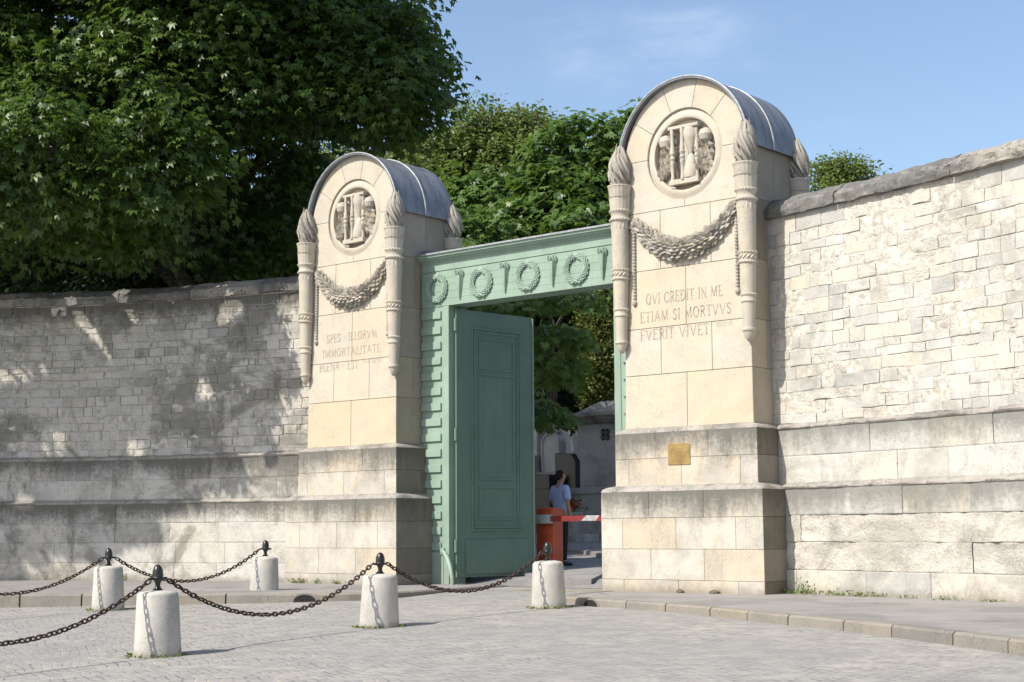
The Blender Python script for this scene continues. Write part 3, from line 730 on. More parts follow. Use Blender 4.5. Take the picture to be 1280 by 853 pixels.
def torch(parent, x, y, z, rot):
    o = bpy.data.objects.new('torch', None); COL.objects.link(o); o.parent = parent; o.location = (x, y, z); o.rotation_euler = (0, 0, rot)
    if not _proto_meshes:
        _proto_meshes['shaft'] = smooth_by_angle(T_shaft.build('torch_shaft', M_carve, o), 38)
        _proto_meshes['cup'] = smooth_by_angle(T_cup.build('cup', M_carve, o), 30)
        _proto_meshes['flame'] = smooth_by_angle(T_flame.build('flame', M_garland, o), 60)
    else:
        for k, q in _proto_meshes.items():
            c = q.copy(); COL.objects.link(c); c.parent = o
    return o

def make_pier(cx, label, inscription, small, rd, plaque):
    t = thing('gate_pier', label, 'gate pier', (cx, 0, 0))
    # lower base and upper plinth
    mb = MB(); course_box(mb, 1.4, 0.0, 1.90, [(-0.6, -0.155, (0.145, 0.49, 0.85)), (-0.155, 0.285, (0.32, 0.65)), (0.285, 0.735, (0.14, 0.48, 0.84)), (0.735, 1.12, (0.31, 0.65))], rd)
    mb.build('base', M_plinth, t)
    mb = MB(); weather_cap(mb, 1.4, 0, 1.9, 1.12, 1.2394, 0.157, 1.74, 1.212, cx); smooth_by_angle(mb.build('base_ledge', M_ledge, t), 50)
    mb = MB(); course_box(mb, 1.2394, 0.157, 1.74, [(1.2, 1.605, (0.1, 0.48, 0.885)), (1.605, 1.985, (0.295, 0.67))], rd)
    mb.build('plinth', M_plinth, t)
    mb = MB(); weather_cap(mb, 1.2394, 0.157, 1.74, 1.985, 1.1, 0.27, 1.63, 2.066, cx + 4); smooth_by_angle(mb.build('plinth_ledge', M_ledge, t), 50)
    # shaft: dressed blocks, voussoirs round the medallion
    TH = 0.12
    def front(u, z, d): k = halfw(min(z, ZS)) / 1.1235; return (u * k, fy(z) + TH - d, z)
    mb = MB(); H = 1.1235
    yt = lambda a, b: rd.uniform(a, b)
    fy_rows = [(2.06, 2.856, (0.5,), (0.62, 1.0)), (2.856, 3.56, (0.295, 0.70), (0.35, 0.62)), (3.56, 4.44, (0.5,), (0.45, 0.75)), (4.44, 5.335, (0.295, 0.705), (0.35, 0.95))]
    for (z0, z1, fr, tr) in fy_rows:
        for (a, b) in rows(-H, H, fr): slab(mb, [(a, z0), (b, z0), (b, z1), (a, z1)], front, TH, 0.007, tint=yt(*tr))
    RM = 0.695
    for sgn in (-1, 1):                                                # blocks below the springing, cut round the medallion
        a = arc(RM, -PI / 2, 0, 13) if sgn > 0 else arc(RM, PI, 1.5 * PI, 13)
        if sgn > 0: poly = [(0, 5.335), (H, 5.335), (H, ZS), ] + list(reversed(a))
        else: poly = [(-H, 5.335), (0, 5.335)] + list(reversed(a)) + [(-H, ZS)]
        slab(mb, poly, front, TH, 0.006, tint=yt(0.35, 0.55))
    for a0, a1 in ((0, 45), (45, 77), (77, 110), (110, 147), (147, 180)):
        a0, a1 = math.radians(a0), math.radians(a1)
        poly = arc(1.128, a0, a1, 9) + list(reversed(arc(RM, a0, a1, 9)))
        slab(mb, poly, front, TH, 0.006, tint=yt(0.35, 0.7))
    # core behind, with the top half-round
    zc = [2.0, 3.4, 4.8, ZS]
    pts = [(halfw(z) - 0.03, z) for z in zc] + [(1.04 * math.cos(a), ZS + 1.04 * math.sin(a)) for a in np.linspace(0.1, PI - 0.1, 25)] + [(-halfw(z) + 0.03, z) for z in reversed(zc)]
    n = len(pts)
    v = [(u, fy(z) + TH + 0.001, z) for u, z in pts] + [(u, BACK - 0.03, z) for u, z in pts]
    mb.add(v, [tuple(range(n)), tuple(range(2 * n - 1, n - 1, -1))] + [(i, n + i, n + (i + 1) % n, (i + 1) % n) for i in range(n)], 0.3)
    # side and rear blocks
    for (z0, z1, fr) in ((2.06, 2.856, 0.5), (2.856, 3.56, 0.3), (3.56, 4.44, 0.62), (4.44, 5.335, 0.34), (5.335, ZS - 0.01, 0.55)):
        y0, y1 = 0.27 + TH * 0.0, BACK
        for i, (a, b) in enumerate(((0, fr), (fr, 1))):
            for sg in (1, -1):
                def side(u, z, d, sg=sg):
                    yy = fy(z) + 0.002 + (BACK - fy(z) - 0.004) * u
                    return (sg * (halfw(z) - 0.03 + d), yy, z)
                poly = [(a, z0), (b, z0), (b, z1), (a, z1)]
                if sg < 0: poly = [(p, q) for p, q in reversed(poly)]
                # gap is in metres along z and a fraction along y
                aa = [(a + 0.002, z0 + 0.003), (b - 0.002, z0 + 0.003), (b - 0.002, z1 - 0.003), (a + 0.002, z1 - 0.003)]
                vv = [side(u, z, 0.0) for u, z in aa] + [side(u, z, 0.03) for u, z in aa]
                fs = [(4, 5, 6, 7)] + [(q, (q + 1) % 4, 4 + (q + 1) % 4, 4 + q) for q in range(4)]
                if sg < 0: fs = [tuple(reversed(q)) for q in fs]
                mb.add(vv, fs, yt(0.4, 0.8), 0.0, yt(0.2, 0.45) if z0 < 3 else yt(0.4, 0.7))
    mb.build('shaft', M_shaft, t)
    # medallion: flat dished ring, recess, carved hourglass with wings
    md = bpy.data.objects.new('medallion', None); COL.objects.link(md); md.parent = t; md.location = (0, fy(ZS), ZS)
    # everything below is local to the medallion: x across, y into the stone, z up
    N = 64; prof = [(RM + 0.002, 0.050), (RM - 0.022, 0.046), (RM - 0.06, 0.022), (RM - 0.10, 0.012), (0.565, 0.010), (0.548, 0.018), (0.545, 0.13), (0.53, 0.118), (0.0, 0.112)]
    mb = MB(); v = [(r * math.cos(2 * PI * k / N), y, r * math.sin(2 * PI * k / N)) for r, y in prof for k in range(N)]
    f = [(i * N + k, i * N + (k + 1) % N, (i + 1) * N + (k + 1) % N, (i + 1) * N + k) for i in range(len(prof) - 1) for k in range(N)]
    mb.add(v, f, 0.5); smooth_by_angle(mb.build('ring', M_shaft, md), 30)
    mb = MB()
    mb.box(-0.27, 0.27, -0.03, 0.10, 0.385, 0.435, 0.5); mb.build('top_plate', M_carve, md, bevel=0.008)
    mb = MB(); mb.box(-0.25, 0.27, -0.04, 0.10, -0.465, -0.385, 0.5); mb.build('bottom_plate', M_carve, md, bevel=0.008)
    bal = [(0.028, -0.40), (0.034, -0.36), (0.026, -0.33), (0.030, -0.15), (0.042, -0.12), (0.032, -0.09), (0.045, -0.06), (0.03, -0.02), (0.046, 0.02), (0.032, 0.05), (0.04, 0.09), (0.028, 0.12), (0.026, 0.3), (0.034, 0.34), (0.028, 0.40)]
    for p_ in ((-0.205, 0.0, 0), (-0.005, -0.035, 0), (0.21, 0.03, 0)): smooth_by_angle(MB().lathe(bal, 14, p_, 0.5).build('baluster', M_carve, md), 40)
    mb = MB(); mb.lathe([(0.11, -0.38), (0.125, -0.33), (0.115, -0.22), (0.06, -0.06), (0.028, -0.01), (0.05, 0.05), (0.105, 0.2), (0.125, 0.31), (0.10, 0.385)], 20, (0.095, 0.055, 0), 0.4)
    smooth_by_angle(mb.build('glass_bulb', M_shaft, md), 50)
    for sg in (-1, 1):
        mb = MB(); up = Vector((0, 0, 1)); nv = Vector((0, -1, 0))
        # shoulder of the wing
        cx_ = sg * 0.36
        mb.lathe([(0.02, 0.12), (0.09, 0.16), (0.115, 0.24), (0.09, 0.31), (0.02, 0.34)], 16, (cx_, 0.06, 0), 0.3)
        for row in range(6):
            zr = 0.24 - row * 0.09; k = 5
            for j in range(k):
                xx = sg * (0.20 + 0.33 * (j + 0.5 * (row % 2)) / k) + rd.uniform(-0.008, 0.008)
                if math.hypot(xx, zr) > 0.50: continue
                dr = Vector((sg * (0.5 * (j / k) - 0.15) + rd.uniform(-0.2, 0.2), 0, -1)).normalized(); wv = dr.cross(nv)
                mb.bead((xx, 0.075 - 0.006 * row, zr - 0.028 * j + rd.uniform(-0.025, 0.025)), dr, wv, nv, 0.11 + rd.uniform(-0.02, 0.02), 0.042, 0.06 + rd.uniform(-0.02, 0.03), rd.uniform(0.1, 0.8))
        for j in range(4):                                             # long quills
            xx = sg * (0.19 + 0.075 * j); L = 0.22 - 0.03 * j
            dr = Vector((-sg * 0.10, 0, -1)).normalized(); wv = dr.cross(nv)
            mb.bead((xx, 0.085, -0.24 + 0.03 * j), dr, wv, nv, L * 0.75, 0.03, 0.045, 0.5)
        mb.build('wing', M_carve, md)
    # garland of husks hung between the torches
    mb = MB(); n = 40; path = []; rad = []
    for i in range(n + 1):
        t_ = i / n; x = -0.93 + 1.86 * t_; q = abs(2 * t_ - 1)
        z = 5.235 - 0.545 * (1 - q ** 2.1); path.append((x, fy(z) + 0.035, z)); rad.append(0.070 + 0.088 * (1 - q ** 1.8))
    mb.tube(path, rad, 14, 0.3)
    for i in range(1, n):
        p = Vector(path[i]); tg = (Vector(path[i + 1]) - Vector(path[i - 1])).normalized()
        if i < n / 2: tg = -tg
        side = tg.cross(Vector((0, -1, 0))).normalized()
        for j in range(6 if i % 2 else 5):
            a = -1.3 + 2.6 * (j + 0.5 * (1 - i % 2)) / 5.0
            nv = (Vector((0, -1, 0)) * math.cos(a) + side * math.sin(a)).normalized(); wv = tg.cross(nv).normalized()
            dirv = (tg + wv * rd.uniform(-0.35, 0.35) + nv * 0.25).normalized(); wv2 = dirv.cross(nv).normalized()
            mb.bead(p + nv * (rad[i] * 0.93), dirv, wv2, nv, rd.uniform(0.07, 0.11), rd.uniform(0.032, 0.048), rd.uniform(0.035, 0.08), rd.uniform(0.0, 0.8))
    for sg in (-1, 1):                                                 # gathered ribbon ends
        for j in range(5):
            o = (j - 2) * 0.035
            mb.tube([(sg * 0.66, fy(5) - 0.01 + 0.02 * abs(j - 2), 4.93 + o), (sg * 0.78, fy(5) - 0.05 + 0.02 * abs(j - 2), 5.06 + o * 0.9), (sg * 0.91, fy(5) + 0.0, 5.23 + o * 0.4)], [0.03, 0.026, 0.018], 6, 0.5)
    mb.build('garland', M_garland, t)
    for sg in (-1, 1):
        mb = MB(); pr = []; z = 3.93; x = sg * (0.905 if sg > 0 else 0.92)
        pr += [(0.004, z - 0.02), (0.034, z), (0.042, z + 0.035), (0.032, z + 0.065), (0.018, z + 0.075)]
        z += 0.085
        while z < 5.22: pr += [(0.016, z), (0.030, z + 0.014), (0.031, z + 0.034), (0.016, z + 0.048)]; z += 0.05
        mb.lathe(pr, 10, (x, fy(4.5) - 0.012, 0), 0.4)
        smooth_by_angle(mb.build('bead_drop', M_garland, t), 70)
    # torches on the four corners
    for sg in (-1, 1):
        torch(t, sg * 1.125, 0.215, 3.205, rd.uniform(0, 6) if sg < 0 else 0.4)
        torch(t, sg * 1.125, 1.70, 3.205, 2.0 + sg)
    # lead roof: half barrel with a rolled seam, a drip edge along each side
    R0, R1 = 1.122, 1.150; ys = [0.235, BACK + 0.06]; N = 40
    th = np.linspace(-0.02, PI + 0.02, N)
    mb = MB(); v = []
    for y in ys:
        for r in (R1, R0):
            for a in th: v.append((r * math.cos(a), y, ZS + r * math.sin(a)))
    o1, o2, o3 = N, 2 * N, 3 * N; f = []
    for i in range(N - 1):
        f += [(i + 1, i, o2 + i, o2 + i + 1), (o1 + i, o1 + i + 1, o3 + i + 1, o3 + i), (i, i + 1, o1 + i + 1, o1 + i), (o2 + i + 1, o2 + i, o3 + i, o3 + i + 1)]
    for i in (0, N - 1): f.append((i, o1 + i, o3 + i, o2 + i) if i == 0 else (o1 + i, i, o2 + i, o3 + i))
    mb.add(v, f, 0.5); roof = smooth_by_angle(mb.build('roof', M_lead, t), 40)
    for nm, y, rr in (('seam', 0.97, 0.015), ('edge_roll', 0.24, 0.016)):
        mb = MB(); mb.tube([((R1 + 0.006) * math.cos(a), y, ZS + (R1 + 0.006) * math.sin(a)) for a in th], rr, 8); smooth_by_angle(mb.build(nm, M_lead_seam, roof), 80)
    # inscription, cut in and darkened
    to3 = lambda u, z: (u, fy(z) - 0.0025, z)
    mb = MB()
    for (s_, a, b, zb, h) in inscription: letters(mb, s_, a, b, zb, h, to3)
    mb.build('inscription', M_letter, t)
    mb = MB(); s_, a, b, zb, h = small; letters(mb, s_, a, b, zb, h, to3, 0.10, 0.07); mb.build('source_line', M_letter_faint, t)
    if plaque:
        mb = MB(); mb.box(-0.27, 0.115, 0.145, 0.16, 1.50, 1.81); p = mb.build('plaque', M_brass, t, bevel=0.004)
        mb = MB()
        for i in range(6): mb.box(-0.22, 0.065 - 0.03 * (i % 3), 0.1435, 0.146, 1.55 + i * 0.035, 1.557 + i * 0.035)
        mb.build('engraved_lines', simple_mat('engraved brass', (0.30, 0.20, 0.07), 0.6, 0.5), p)
        p['label'] = 'small brass plaque'
    return t

make_pier(3.5552, 'right stone gate pier inscribed QVI CREDIT IN ME with brass plaque', [('QVI CREDIT IN ME', -0.72, 0.64, 3.925, 0.155), ('ETIAM SI MORTVVS', -0.83, 0.78, 3.655, 0.155), ('FVERIT VIVET', -0.83, 0.40, 3.385, 0.155)],
          ('JEAN XI', 0.52, 0.80, 3.475, 0.065), random.Random(5), True)
make_pier(-3.5552, 'left stone gate pier inscribed SPES ILLORVM under a lead barrel roof', [('SPES . ILLORVM', -0.65, 0.62, 3.93, 0.14), ('IMMORTALITATE', -0.75, 0.72, 3.665, 0.14), ('PLENA . EST', -0.83, 0.17, 3.42, 0.14)],
          ('SAP III IV', 0.28, 0.75, 3.49, 0.06), random.Random(9), False)
# ------------------------------------------------------------------ green gate frame
GY = 0.885
gf = thing('gateway', 'sea green wooden gate surround with wreaths across its lintel', 'gate', (0, GY, 0))
XI = 1.775
mb = MB()
mb.box(-2.42, 2.42, 0.012, 0.40, 4.435, 5.055)                       # frieze boards with fine grooves
for i in range(5): mb.box(-2.42, 2.42, 0.0, 0.014, 4.437 + i * 0.1236, 4.437 + i * 0.1236 + 0.1222, random.random())
mb.build('frieze', M_green, gf, bevel=0.002, seg=1)
mb = MB()
prof = [(0.012, 5.055), (-0.012, 5.062), (-0.012, 5.20), (-0.03, 5.215), (-0.045, 5.235), (-0.10, 5.262), (-0.105, 5.285), (-0.135, 5.292), (-0.14, 5.335), (0.0, 5.34)]
v = [(x, y, z) for x in (-2.40, 2.42) for y, z in prof]; n = len(prof)
mb.add(v, [(i, i + n, i + 1 + n, i + 1) for i in range(n - 1)] + [tuple(range(n)), tuple(range(2 * n - 1, n - 1, -1))])
mb.build('cornice', M_green, gf)
mb = MB(); v = [(x, y, z) for x in (-2.30, 2.42) for y, z in ((-0.165, 5.335), (-0.168, 5.365), (0.05, 5.41), (0.42, 5.38), (0.42, 5.337))]
mb.add(v, [(i, i + 5, (i + 1) % 5 + 5, (i + 1) % 5) for i in range(5)] + [(0, 1, 2, 3, 4), (9, 8, 7, 6, 5)])
mb.build('lead_flashing', M_lead_seam, gf)
mb = MB(); mb.lathe([(0.16, 0.0), (0.15, 0.05), (0.11, 0.11), (0.0, 0.14)], 16, (-2.36, 0.12, 5.345)); smooth_by_angle(mb.build('lead_boss', M_lead, gf), 50)
for sg in (-1, 1):
    mb = MB(); x0, x1 = sorted((sg * 2.42, sg * (XI + 0.12)))
    mb.box(x0, x1, 0.012, 0.40, -0.45, 4.437)
    xs0, xs1 = sorted((sg * (XI + 0.125), sg * XI)); mb.box(xs0, xs1, 0.0, 0.42, -0.45, 4.434)
    z = 0.24; k = 0
    while z < 4.25:
        h = 0.131 if k < 40 else 0.1
        a, b = sorted((sg * 2.41, sg * (XI + 0.175)))
        # weatherboard block: thicker at its lower edge
        v = [(a, 0.013, z), (b, 0.013, z), (a, -0.024, z), (b, -0.024, z), (a, -0.021, z + h), (b, -0.021, z + h), (a, 0.013, z + h), (b, 0.013, z + h)]
        mb.add(v, [(0, 1, 3, 2), (2, 3, 5, 4), (4, 5, 7, 6), (0, 2, 4, 6), (1, 7, 5, 3)], random.random())
        z += 0.2655; k += 1
    mb.box(x0, x1, -0.012, 0.014, -0.45, 0.205)
    j = mb.build('jamb', M_green, gf, bevel=0.003, seg=1)
def wreath(x):
    rd = random.Random(int(x * 100)); o = MB(); R = 0.205; c = Vector((x, -0.02, 4.762))
    ring = [c + Vector((R * math.cos(a) * 1.0, 0, R * math.sin(a))) for a in np.linspace(0, 2 * PI, 36, endpoint=False)]
    o.tube(ring, 0.05, 10, 0.5, closed=True)
    for i in range(40):
        a = 2 * PI * i / 40; p = c + Vector((R * math.cos(a), 0, R * math.sin(a))); er = Vector((math.cos(a), 0, math.sin(a))); tg = Vector((-math.sin(a), 0, math.cos(a)))
        if math.cos(a) < 0: tg = -tg
        if math.sin(a) > 0.97: continue
        for j in range(4):
            b = -1.15 + 2.3 * (j + 0.5 * (i % 2)) / 3.5
            nv = (Vector((0, -1, 0)) * math.cos(b) + er * math.sin(b)).normalized(); wv = tg.cross(nv)
            d = (tg + wv * rd.uniform(-0.4, 0.4) + nv * 0.35).normalized()
            o.bead(p + nv * 0.047, d, d.cross(nv).normalized(), nv, 0.038, 0.018, 0.018 + rd.uniform(0, 0.008), rd.random())
    for s_ in (-1, 1): o.tube([c + Vector((0, -0.05, -R)), c + Vector((s_ * 0.05, -0.06, -R - 0.03)), c + Vector((s_ * 0.085, -0.04, -R - 0.055))], [0.02, 0.018, 0.008], 6)
    o.v = [(a, -0.002 + b * 0.62, c_) for a, b, c_ in o.v]
    return o.build('wreath', M_green, gf)
def pin(x):
    o = MB()
    # long tapering tear bottle hanging by two loops
    v = []
    for z, wd, dp in ((4.925, 0.085, 0.075), (4.72, 0.055, 0.062), (4.55, 0.020, 0.034), (4.495, 0.004, 0.008)):
        v += [(x - wd, -0.002, z), (x - wd * 0.55, -dp, z), (x + wd * 0.55, -dp, z), (x + wd, -0.002, z)]
    o.add(v, [(0, 3, 2, 1)] + [(i * 4 + k, i * 4 + k + 4, i * 4 + k + 5, i * 4 + k + 1) for i in range(3) for k in range(3)])
    for s_ in (-1, 1):
        o.tube([(x + s_ * 0.056 - 0.024, -0.022, 4.92), (x + s_ * 0.056 - 0.024, -0.04, 5.00), (x + s_ * 0.056, -0.046, 5.03), (x + s_ * 0.056 + 0.024, -0.04, 5.00), (x + s_ * 0.056 + 0.024, -0.022, 4.92)], 0.013, 6)
    return o.build('tear_bottle', M_green, gf)
for k in range(5): wreath(-2.04 + 1.03 * k)
for k in range(4): pin(-1.50 + 1.03 * k)

# open leaf of the gate
HX, HY, DA, DL = -1.755, 1.02, math.radians(84.0), 1.83
dr = thing('gate_door', 'shade-darkened green panelled gate leaf standing open inside the left jamb', 'door', (HX, HY, 0), DA)
# local x runs from the hinge to the free edge; the visible face looks to local -y
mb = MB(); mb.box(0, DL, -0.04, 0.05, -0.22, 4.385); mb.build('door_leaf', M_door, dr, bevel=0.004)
def panel(x0, x1, z0, z1, raised=False):
    o = MB(); wd = 0.045
    if raised: o.box(x0, x1, -0.062, -0.038, z0, z1)
    else:
        for (dx, pr, ww) in ((0.0, 0.016, 0.045),):
            a0, a1, b0, b1 = x0 + dx, x1 - dx, z0 + dx, z1 - dx
            o.box(a0, a1, -0.04 - pr, -0.039, b0, b0 + ww); o.box(a0, a1, -0.04 - pr, -0.039, b1 - ww, b1)
            o.box(a0, a0 + ww, -0.04 - pr, -0.039, b0 + ww, b1 - ww); o.box(a1 - ww, a1, -0.04 - pr, -0.039, b0 + ww, b1 - ww)
    return o.build('panel_moulding' if not raised else 'kick_panel', M_door, dr, bevel=0.008)
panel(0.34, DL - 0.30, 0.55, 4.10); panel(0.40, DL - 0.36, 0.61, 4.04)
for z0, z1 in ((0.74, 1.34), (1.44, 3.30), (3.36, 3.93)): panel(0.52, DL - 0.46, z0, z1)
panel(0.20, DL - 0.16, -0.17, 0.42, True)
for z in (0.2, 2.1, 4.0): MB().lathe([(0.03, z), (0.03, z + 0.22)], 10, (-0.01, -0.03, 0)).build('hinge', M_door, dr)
mb = MB(); mb.box(DL - 0.012, DL + 0.012, -0.062, 0.06, -0.2, 4.37); mb.build('edge_strip', M_green, dr, bevel=0.003)
# the other leaf, folded back behind the right jamb
dl = thing('gate_door', 'second green gate leaf folded open behind the right gate pier', 'door', (-HX, HY, 0), PI - DA)
for ch in dr.children:
    c = ch.copy(); COL.objects.link(c); c.parent = dl; c.scale = (1, -1, 1)

# bent iron fender that keeps wheels off the jamb
wg = thing('wheel_guard', 'green iron bar bowed from the left jamb down to the paving', 'guard bar', (-1.90, GY - 0.03, 0))
mb = MB(); pts = [(0.0, 0.0, 0.22), (0.10, -0.06, 0.20), (0.24, -0.13, 0.11), (0.36, -0.19, -0.04), (0.42, -0.21, -0.20), (0.43, -0.21, -0.42)]
mb.tube(pts, [0.036, 0.04, 0.04, 0.038, 0.036, 0.034], 10); smooth_by_angle(mb.build('bar', M_green, wg), 60)
mb = MB(); mb.box(-0.06, 0.04, -0.005, 0.03, 0.17, 0.28); mb.build('fixing_plate', M_green, wg, bevel=0.004)

# ------------------------------------------------------------------ bollards and chains
BOL = {'a': (3.744, -9.193, 'nearest stone bollard, before the left pier with chains both sides'), 'b': (3.384, -5.83, 'stone bollard standing in front of the green jamb and wheel guard'),
       'c': (3.342, -2.699, 'stone bollard beside the right pier, chained on one side only'), 'd': (-2.575, -2.487, 'farthest stone bollard, at the foot of the stained left wall by the pier'),
       'e': (-2.48, -5.423, 'stone bollard at left, behind the nearest one, below the stained wall')}
def make_bollard():
    t = thing('bollard', '', 'bollard', (0, 0, 0), 0, 'stone bollards along the two chains')
    prof = [(0.232, -0.12), (0.229, 0.0), (0.222, 0.15), (0.210, 0.38), (0.200, 0.565), (0.192, 0.588), (0.170, 0.600), (0.09, 0.612), (0.0, 0.614)]
    mb = MB(); mb.lathe(prof, 40, (0, 0, 0), 0.5, rfun=lambda th, i: 1 + 0.006 * mnoise.noise(Vector((math.cos(th) * 3, math.sin(th) * 3, i * 0.8))))
    smooth_by_angle(mb.build('stone', M_bollard, t), 50)
    mb = MB(); mb.lathe([(0.050, 0.606), (0.050, 0.622), (0.032, 0.635), (0.024, 0.66), (0.026, 0.68), (0.040, 0.705), (0.054, 0.722), (0.056, 0.735), (0.052, 0.74), (0.054, 0.76), (0.050, 0.80), (0.038, 0.835), (0.018, 0.855), (0.0, 0.86)], 24)
    smooth_by_angle(mb.build('finial', M_iron, t), 45)
    mb = MB(); mb.tube([(0, -0.115, 0.725), (0, 0.115, 0.725)], 0.013, 8); mb.build('hook', M_iron, t)
    return t
b0 = make_bollard(); first = True
for k, (x, y, lab) in BOL.items():
    o = b0 if first else copy_tree(b0)
    first = False
    o.location = (x, y, street_z(x, y)); o['label'] = lab
    nxt = {'a': 'b', 'b': 'a', 'c': 'b', 'd': 'e', 'e': 'd'}[k]
    o.rotation_euler = (0, 0, math.atan2(BOL[nxt][1] - y, BOL[nxt][0] - x) - PI / 2)
    sc = random.uniform(0.985, 1.025); o.scale = (1, 1, sc)
    o.rotation_euler[0] = random.uniform(-0.018, 0.018); o.rotation_euler[1] = random.uniform(-0.018, 0.018)

def chain(p, q, sag, label, cut=None):
    p, q = Vector(p), Vector(q); mb = MB(); n = 200
    P = [p.lerp(q, t) - Vector((0, 0, sag * 4 * t * (1 - t))) for t in np.linspace(0, 1, n)]
    d = [0.0]
    for a, b in zip(P, P[1:]): d.append(d[-1] + (b - a).length)
    pitch = 0.058; m = int(d[-1] / pitch); pitch = d[-1] / m
    def at(s):
        i = min(max(int(np.searchsorted(d, s)) - 1, 0), n - 2); return P[i].lerp(P[i + 1], (s - d[i]) / (d[i + 1] - d[i]))
    org = P[0].copy()
    for k in range(m):
        s = (k + 0.5) * pitch
        if cut and s > cut: break
        c = at(s); tg = (at(min(s + 0.02, d[-1])) - at(max(s - 0.02, 0))).normalized()
        sd = tg.cross(Vector((0, 0, 1))).normalized(); up = sd.cross(tg)
        a = 0.6 + random.uniform(-0.25, 0.25) + (PI / 2 if k % 2 else 0)
        wv = sd * math.cos(a) + up * math.sin(a)
        L, W = 0.030, 0.0185
        ring = []
        for th in np.linspace(0, 2 * PI, 14, endpoint=False):
            cu, su = math.cos(th), math.sin(th)
            ring.append(c - org + tg * (L * math.copysign(abs(cu) ** 0.7, cu)) * 1.22 + wv * (W * su) * 1.15)
        mb.tube(ring, 0.0088, 6, 0.5, closed=True)
    o = mb.build('chain', M_chain, smooth=True, loc=org)
    return tag(o, label, 'chain', 'iron chains slung between the bollards')
def hookpt(k, toward):
    x, y, _ = BOL[k]; t = np.array(toward) - np.array((x, y)); t = t / np.linalg.norm(t)
    return (x + t[0] * 0.12, y + t[1] * 0.12, street_z(x, y) + 0.725)
A_, B_, C_, D_, E_ = (BOL[k][:2] for k in 'abcde')
chain(hookpt('a', B_), hookpt('b', A_), 0.45, 'rusty chain sagging from the nearest bollard to the bollard before the green jamb')
chain(hookpt('b', C_), hookpt('c', B_), 0.41, 'rusty chain slung before the open green gate leaf, between its two bollards')
chain(hookpt('e', D_), hookpt('d', E_), 0.40, 'rusty chain along the left wall passing behind the nearest bollard finial')
ax, ay = 4.05, -12.55; chain(hookpt('a', (ax, ay)), (ax, ay, street_z(ax, ay) + 0.725), 0.45, 'rusty chain running out at the left edge from the nearest bollard')
ex, ey = -2.4, -8.4; chain(hookpt('e', (ex, ey)), (ex, ey, street_z(ex, ey) + 0.725), 0.40, 'rusty chain running out at the left edge beneath the stained wall')
for (x, y, lab) in ((ax, ay + -0.12, 'stone bollard holding the near end of the foreground chain'), (ex, ey - 0.12, 'stone bollard holding the near end of the wall side chain')):
    o = copy_tree(b0); o.location = (x, y, street_z(x, y)); o['label'] = lab

# ------------------------------------------------------------------ trees
def leaf_template(kind_):
    """returns (verts (M,3) with stem at origin and tip along +x, faces)"""
    v = []; f = []
    def blade(ang, L, W, fold):
        o = len(v); c, s_ = math.cos(ang), math.sin(ang)
        for x, y, z in ((0, 0, 0), (L * 0.55, W, fold), (L, 0, -fold * 1.5), (L * 0.55, -W, fold)):
            v.append((x * c - y * s_, x * s_ + y * c, z))
        f.append((o, o + 1, o + 2, o + 3))
    if kind_ == 'plane':
        for a, L, W in ((0, 1.0, 0.21), (0.75, 0.86, 0.18), (-0.75, 0.86, 0.18), (1.5, 0.6, 0.15), (-1.5, 0.6, 0.15)): blade(a, L, W, 0.10)
    elif kind_ == 'chestnut':
        for a, L, W in ((0, 1.0, 0.19), (0.62, 0.92, 0.17), (-0.62, 0.92, 0.17), (1.25, 0.7, 0.14), (-1.25, 0.7, 0.14)): blade(a, L, W, 0.05)
    else:
        blade(0, 1.0, 0.34, 0.08)
    return np.array(v), np.array(f)

def scatter_leaves(name, mat, parent, pts, out, size, kind_, droop, rng, tint):
    """pts (N,3) leaf stems, out (N,3) preferred outward directions"""
    T, Fc = leaf_template(kind_); N = len(pts); M = len(T)
    tip = out + rng.normal(0, 0.55, (N, 3)); tip[:, 2] -= droop
    tip /= np.linalg.norm(tip, axis=1)[:, None]
    nrm = np.array([0, 0, 0.9]) + out * 0.95 + rng.normal(0, 0.48, (N, 3))
    nrm -= tip * (nrm * tip).sum(1)[:, None]; nrm /= np.linalg.norm(nrm, axis=1)[:, None]
    sd = np.cross(nrm, tip); sz = size * rng.uniform(0.7, 1.25, N)
    V = pts[:, None, :] + sz[:, None, None] * (T[None, :, 0:1] * tip[:, None, :] + T[None, :, 1:2] * sd[:, None, :] + T[None, :, 2:3] * nrm[:, None, :])
    V = V.reshape(-1, 3); K = len(Fc)
    Fa = (Fc[None] + (np.arange(N) * M)[:, None, None]).reshape(-1, 4)
    me = bpy.data.meshes.new(name); me.vertices.add(len(V)); me.vertices.foreach_set('co', V.astype(np.float32).ravel())
    me.loops.add(Fa.size); me.loops.foreach_set('vertex_index', Fa.astype(np.int32).ravel())
    me.polygons.add(len(Fa)); me.polygons.foreach_set('loop_start', np.arange(0, Fa.size, 4, dtype=np.int32))
    try: me.polygons.foreach_set('loop_total', np.full(len(Fa), 4, dtype=np.int32))
    except Exception: pass
    me.update(calc_edges=True)
    a = me.attributes.new('tint', 'FLOAT', 'FACE'); a.data.foreach_set('value', np.repeat(tint, K).astype(np.float32))
    me.materials.append(mat)
    o = bpy.data.objects.new(name, me); COL.objects.link(o); o.parent = parent
    return o

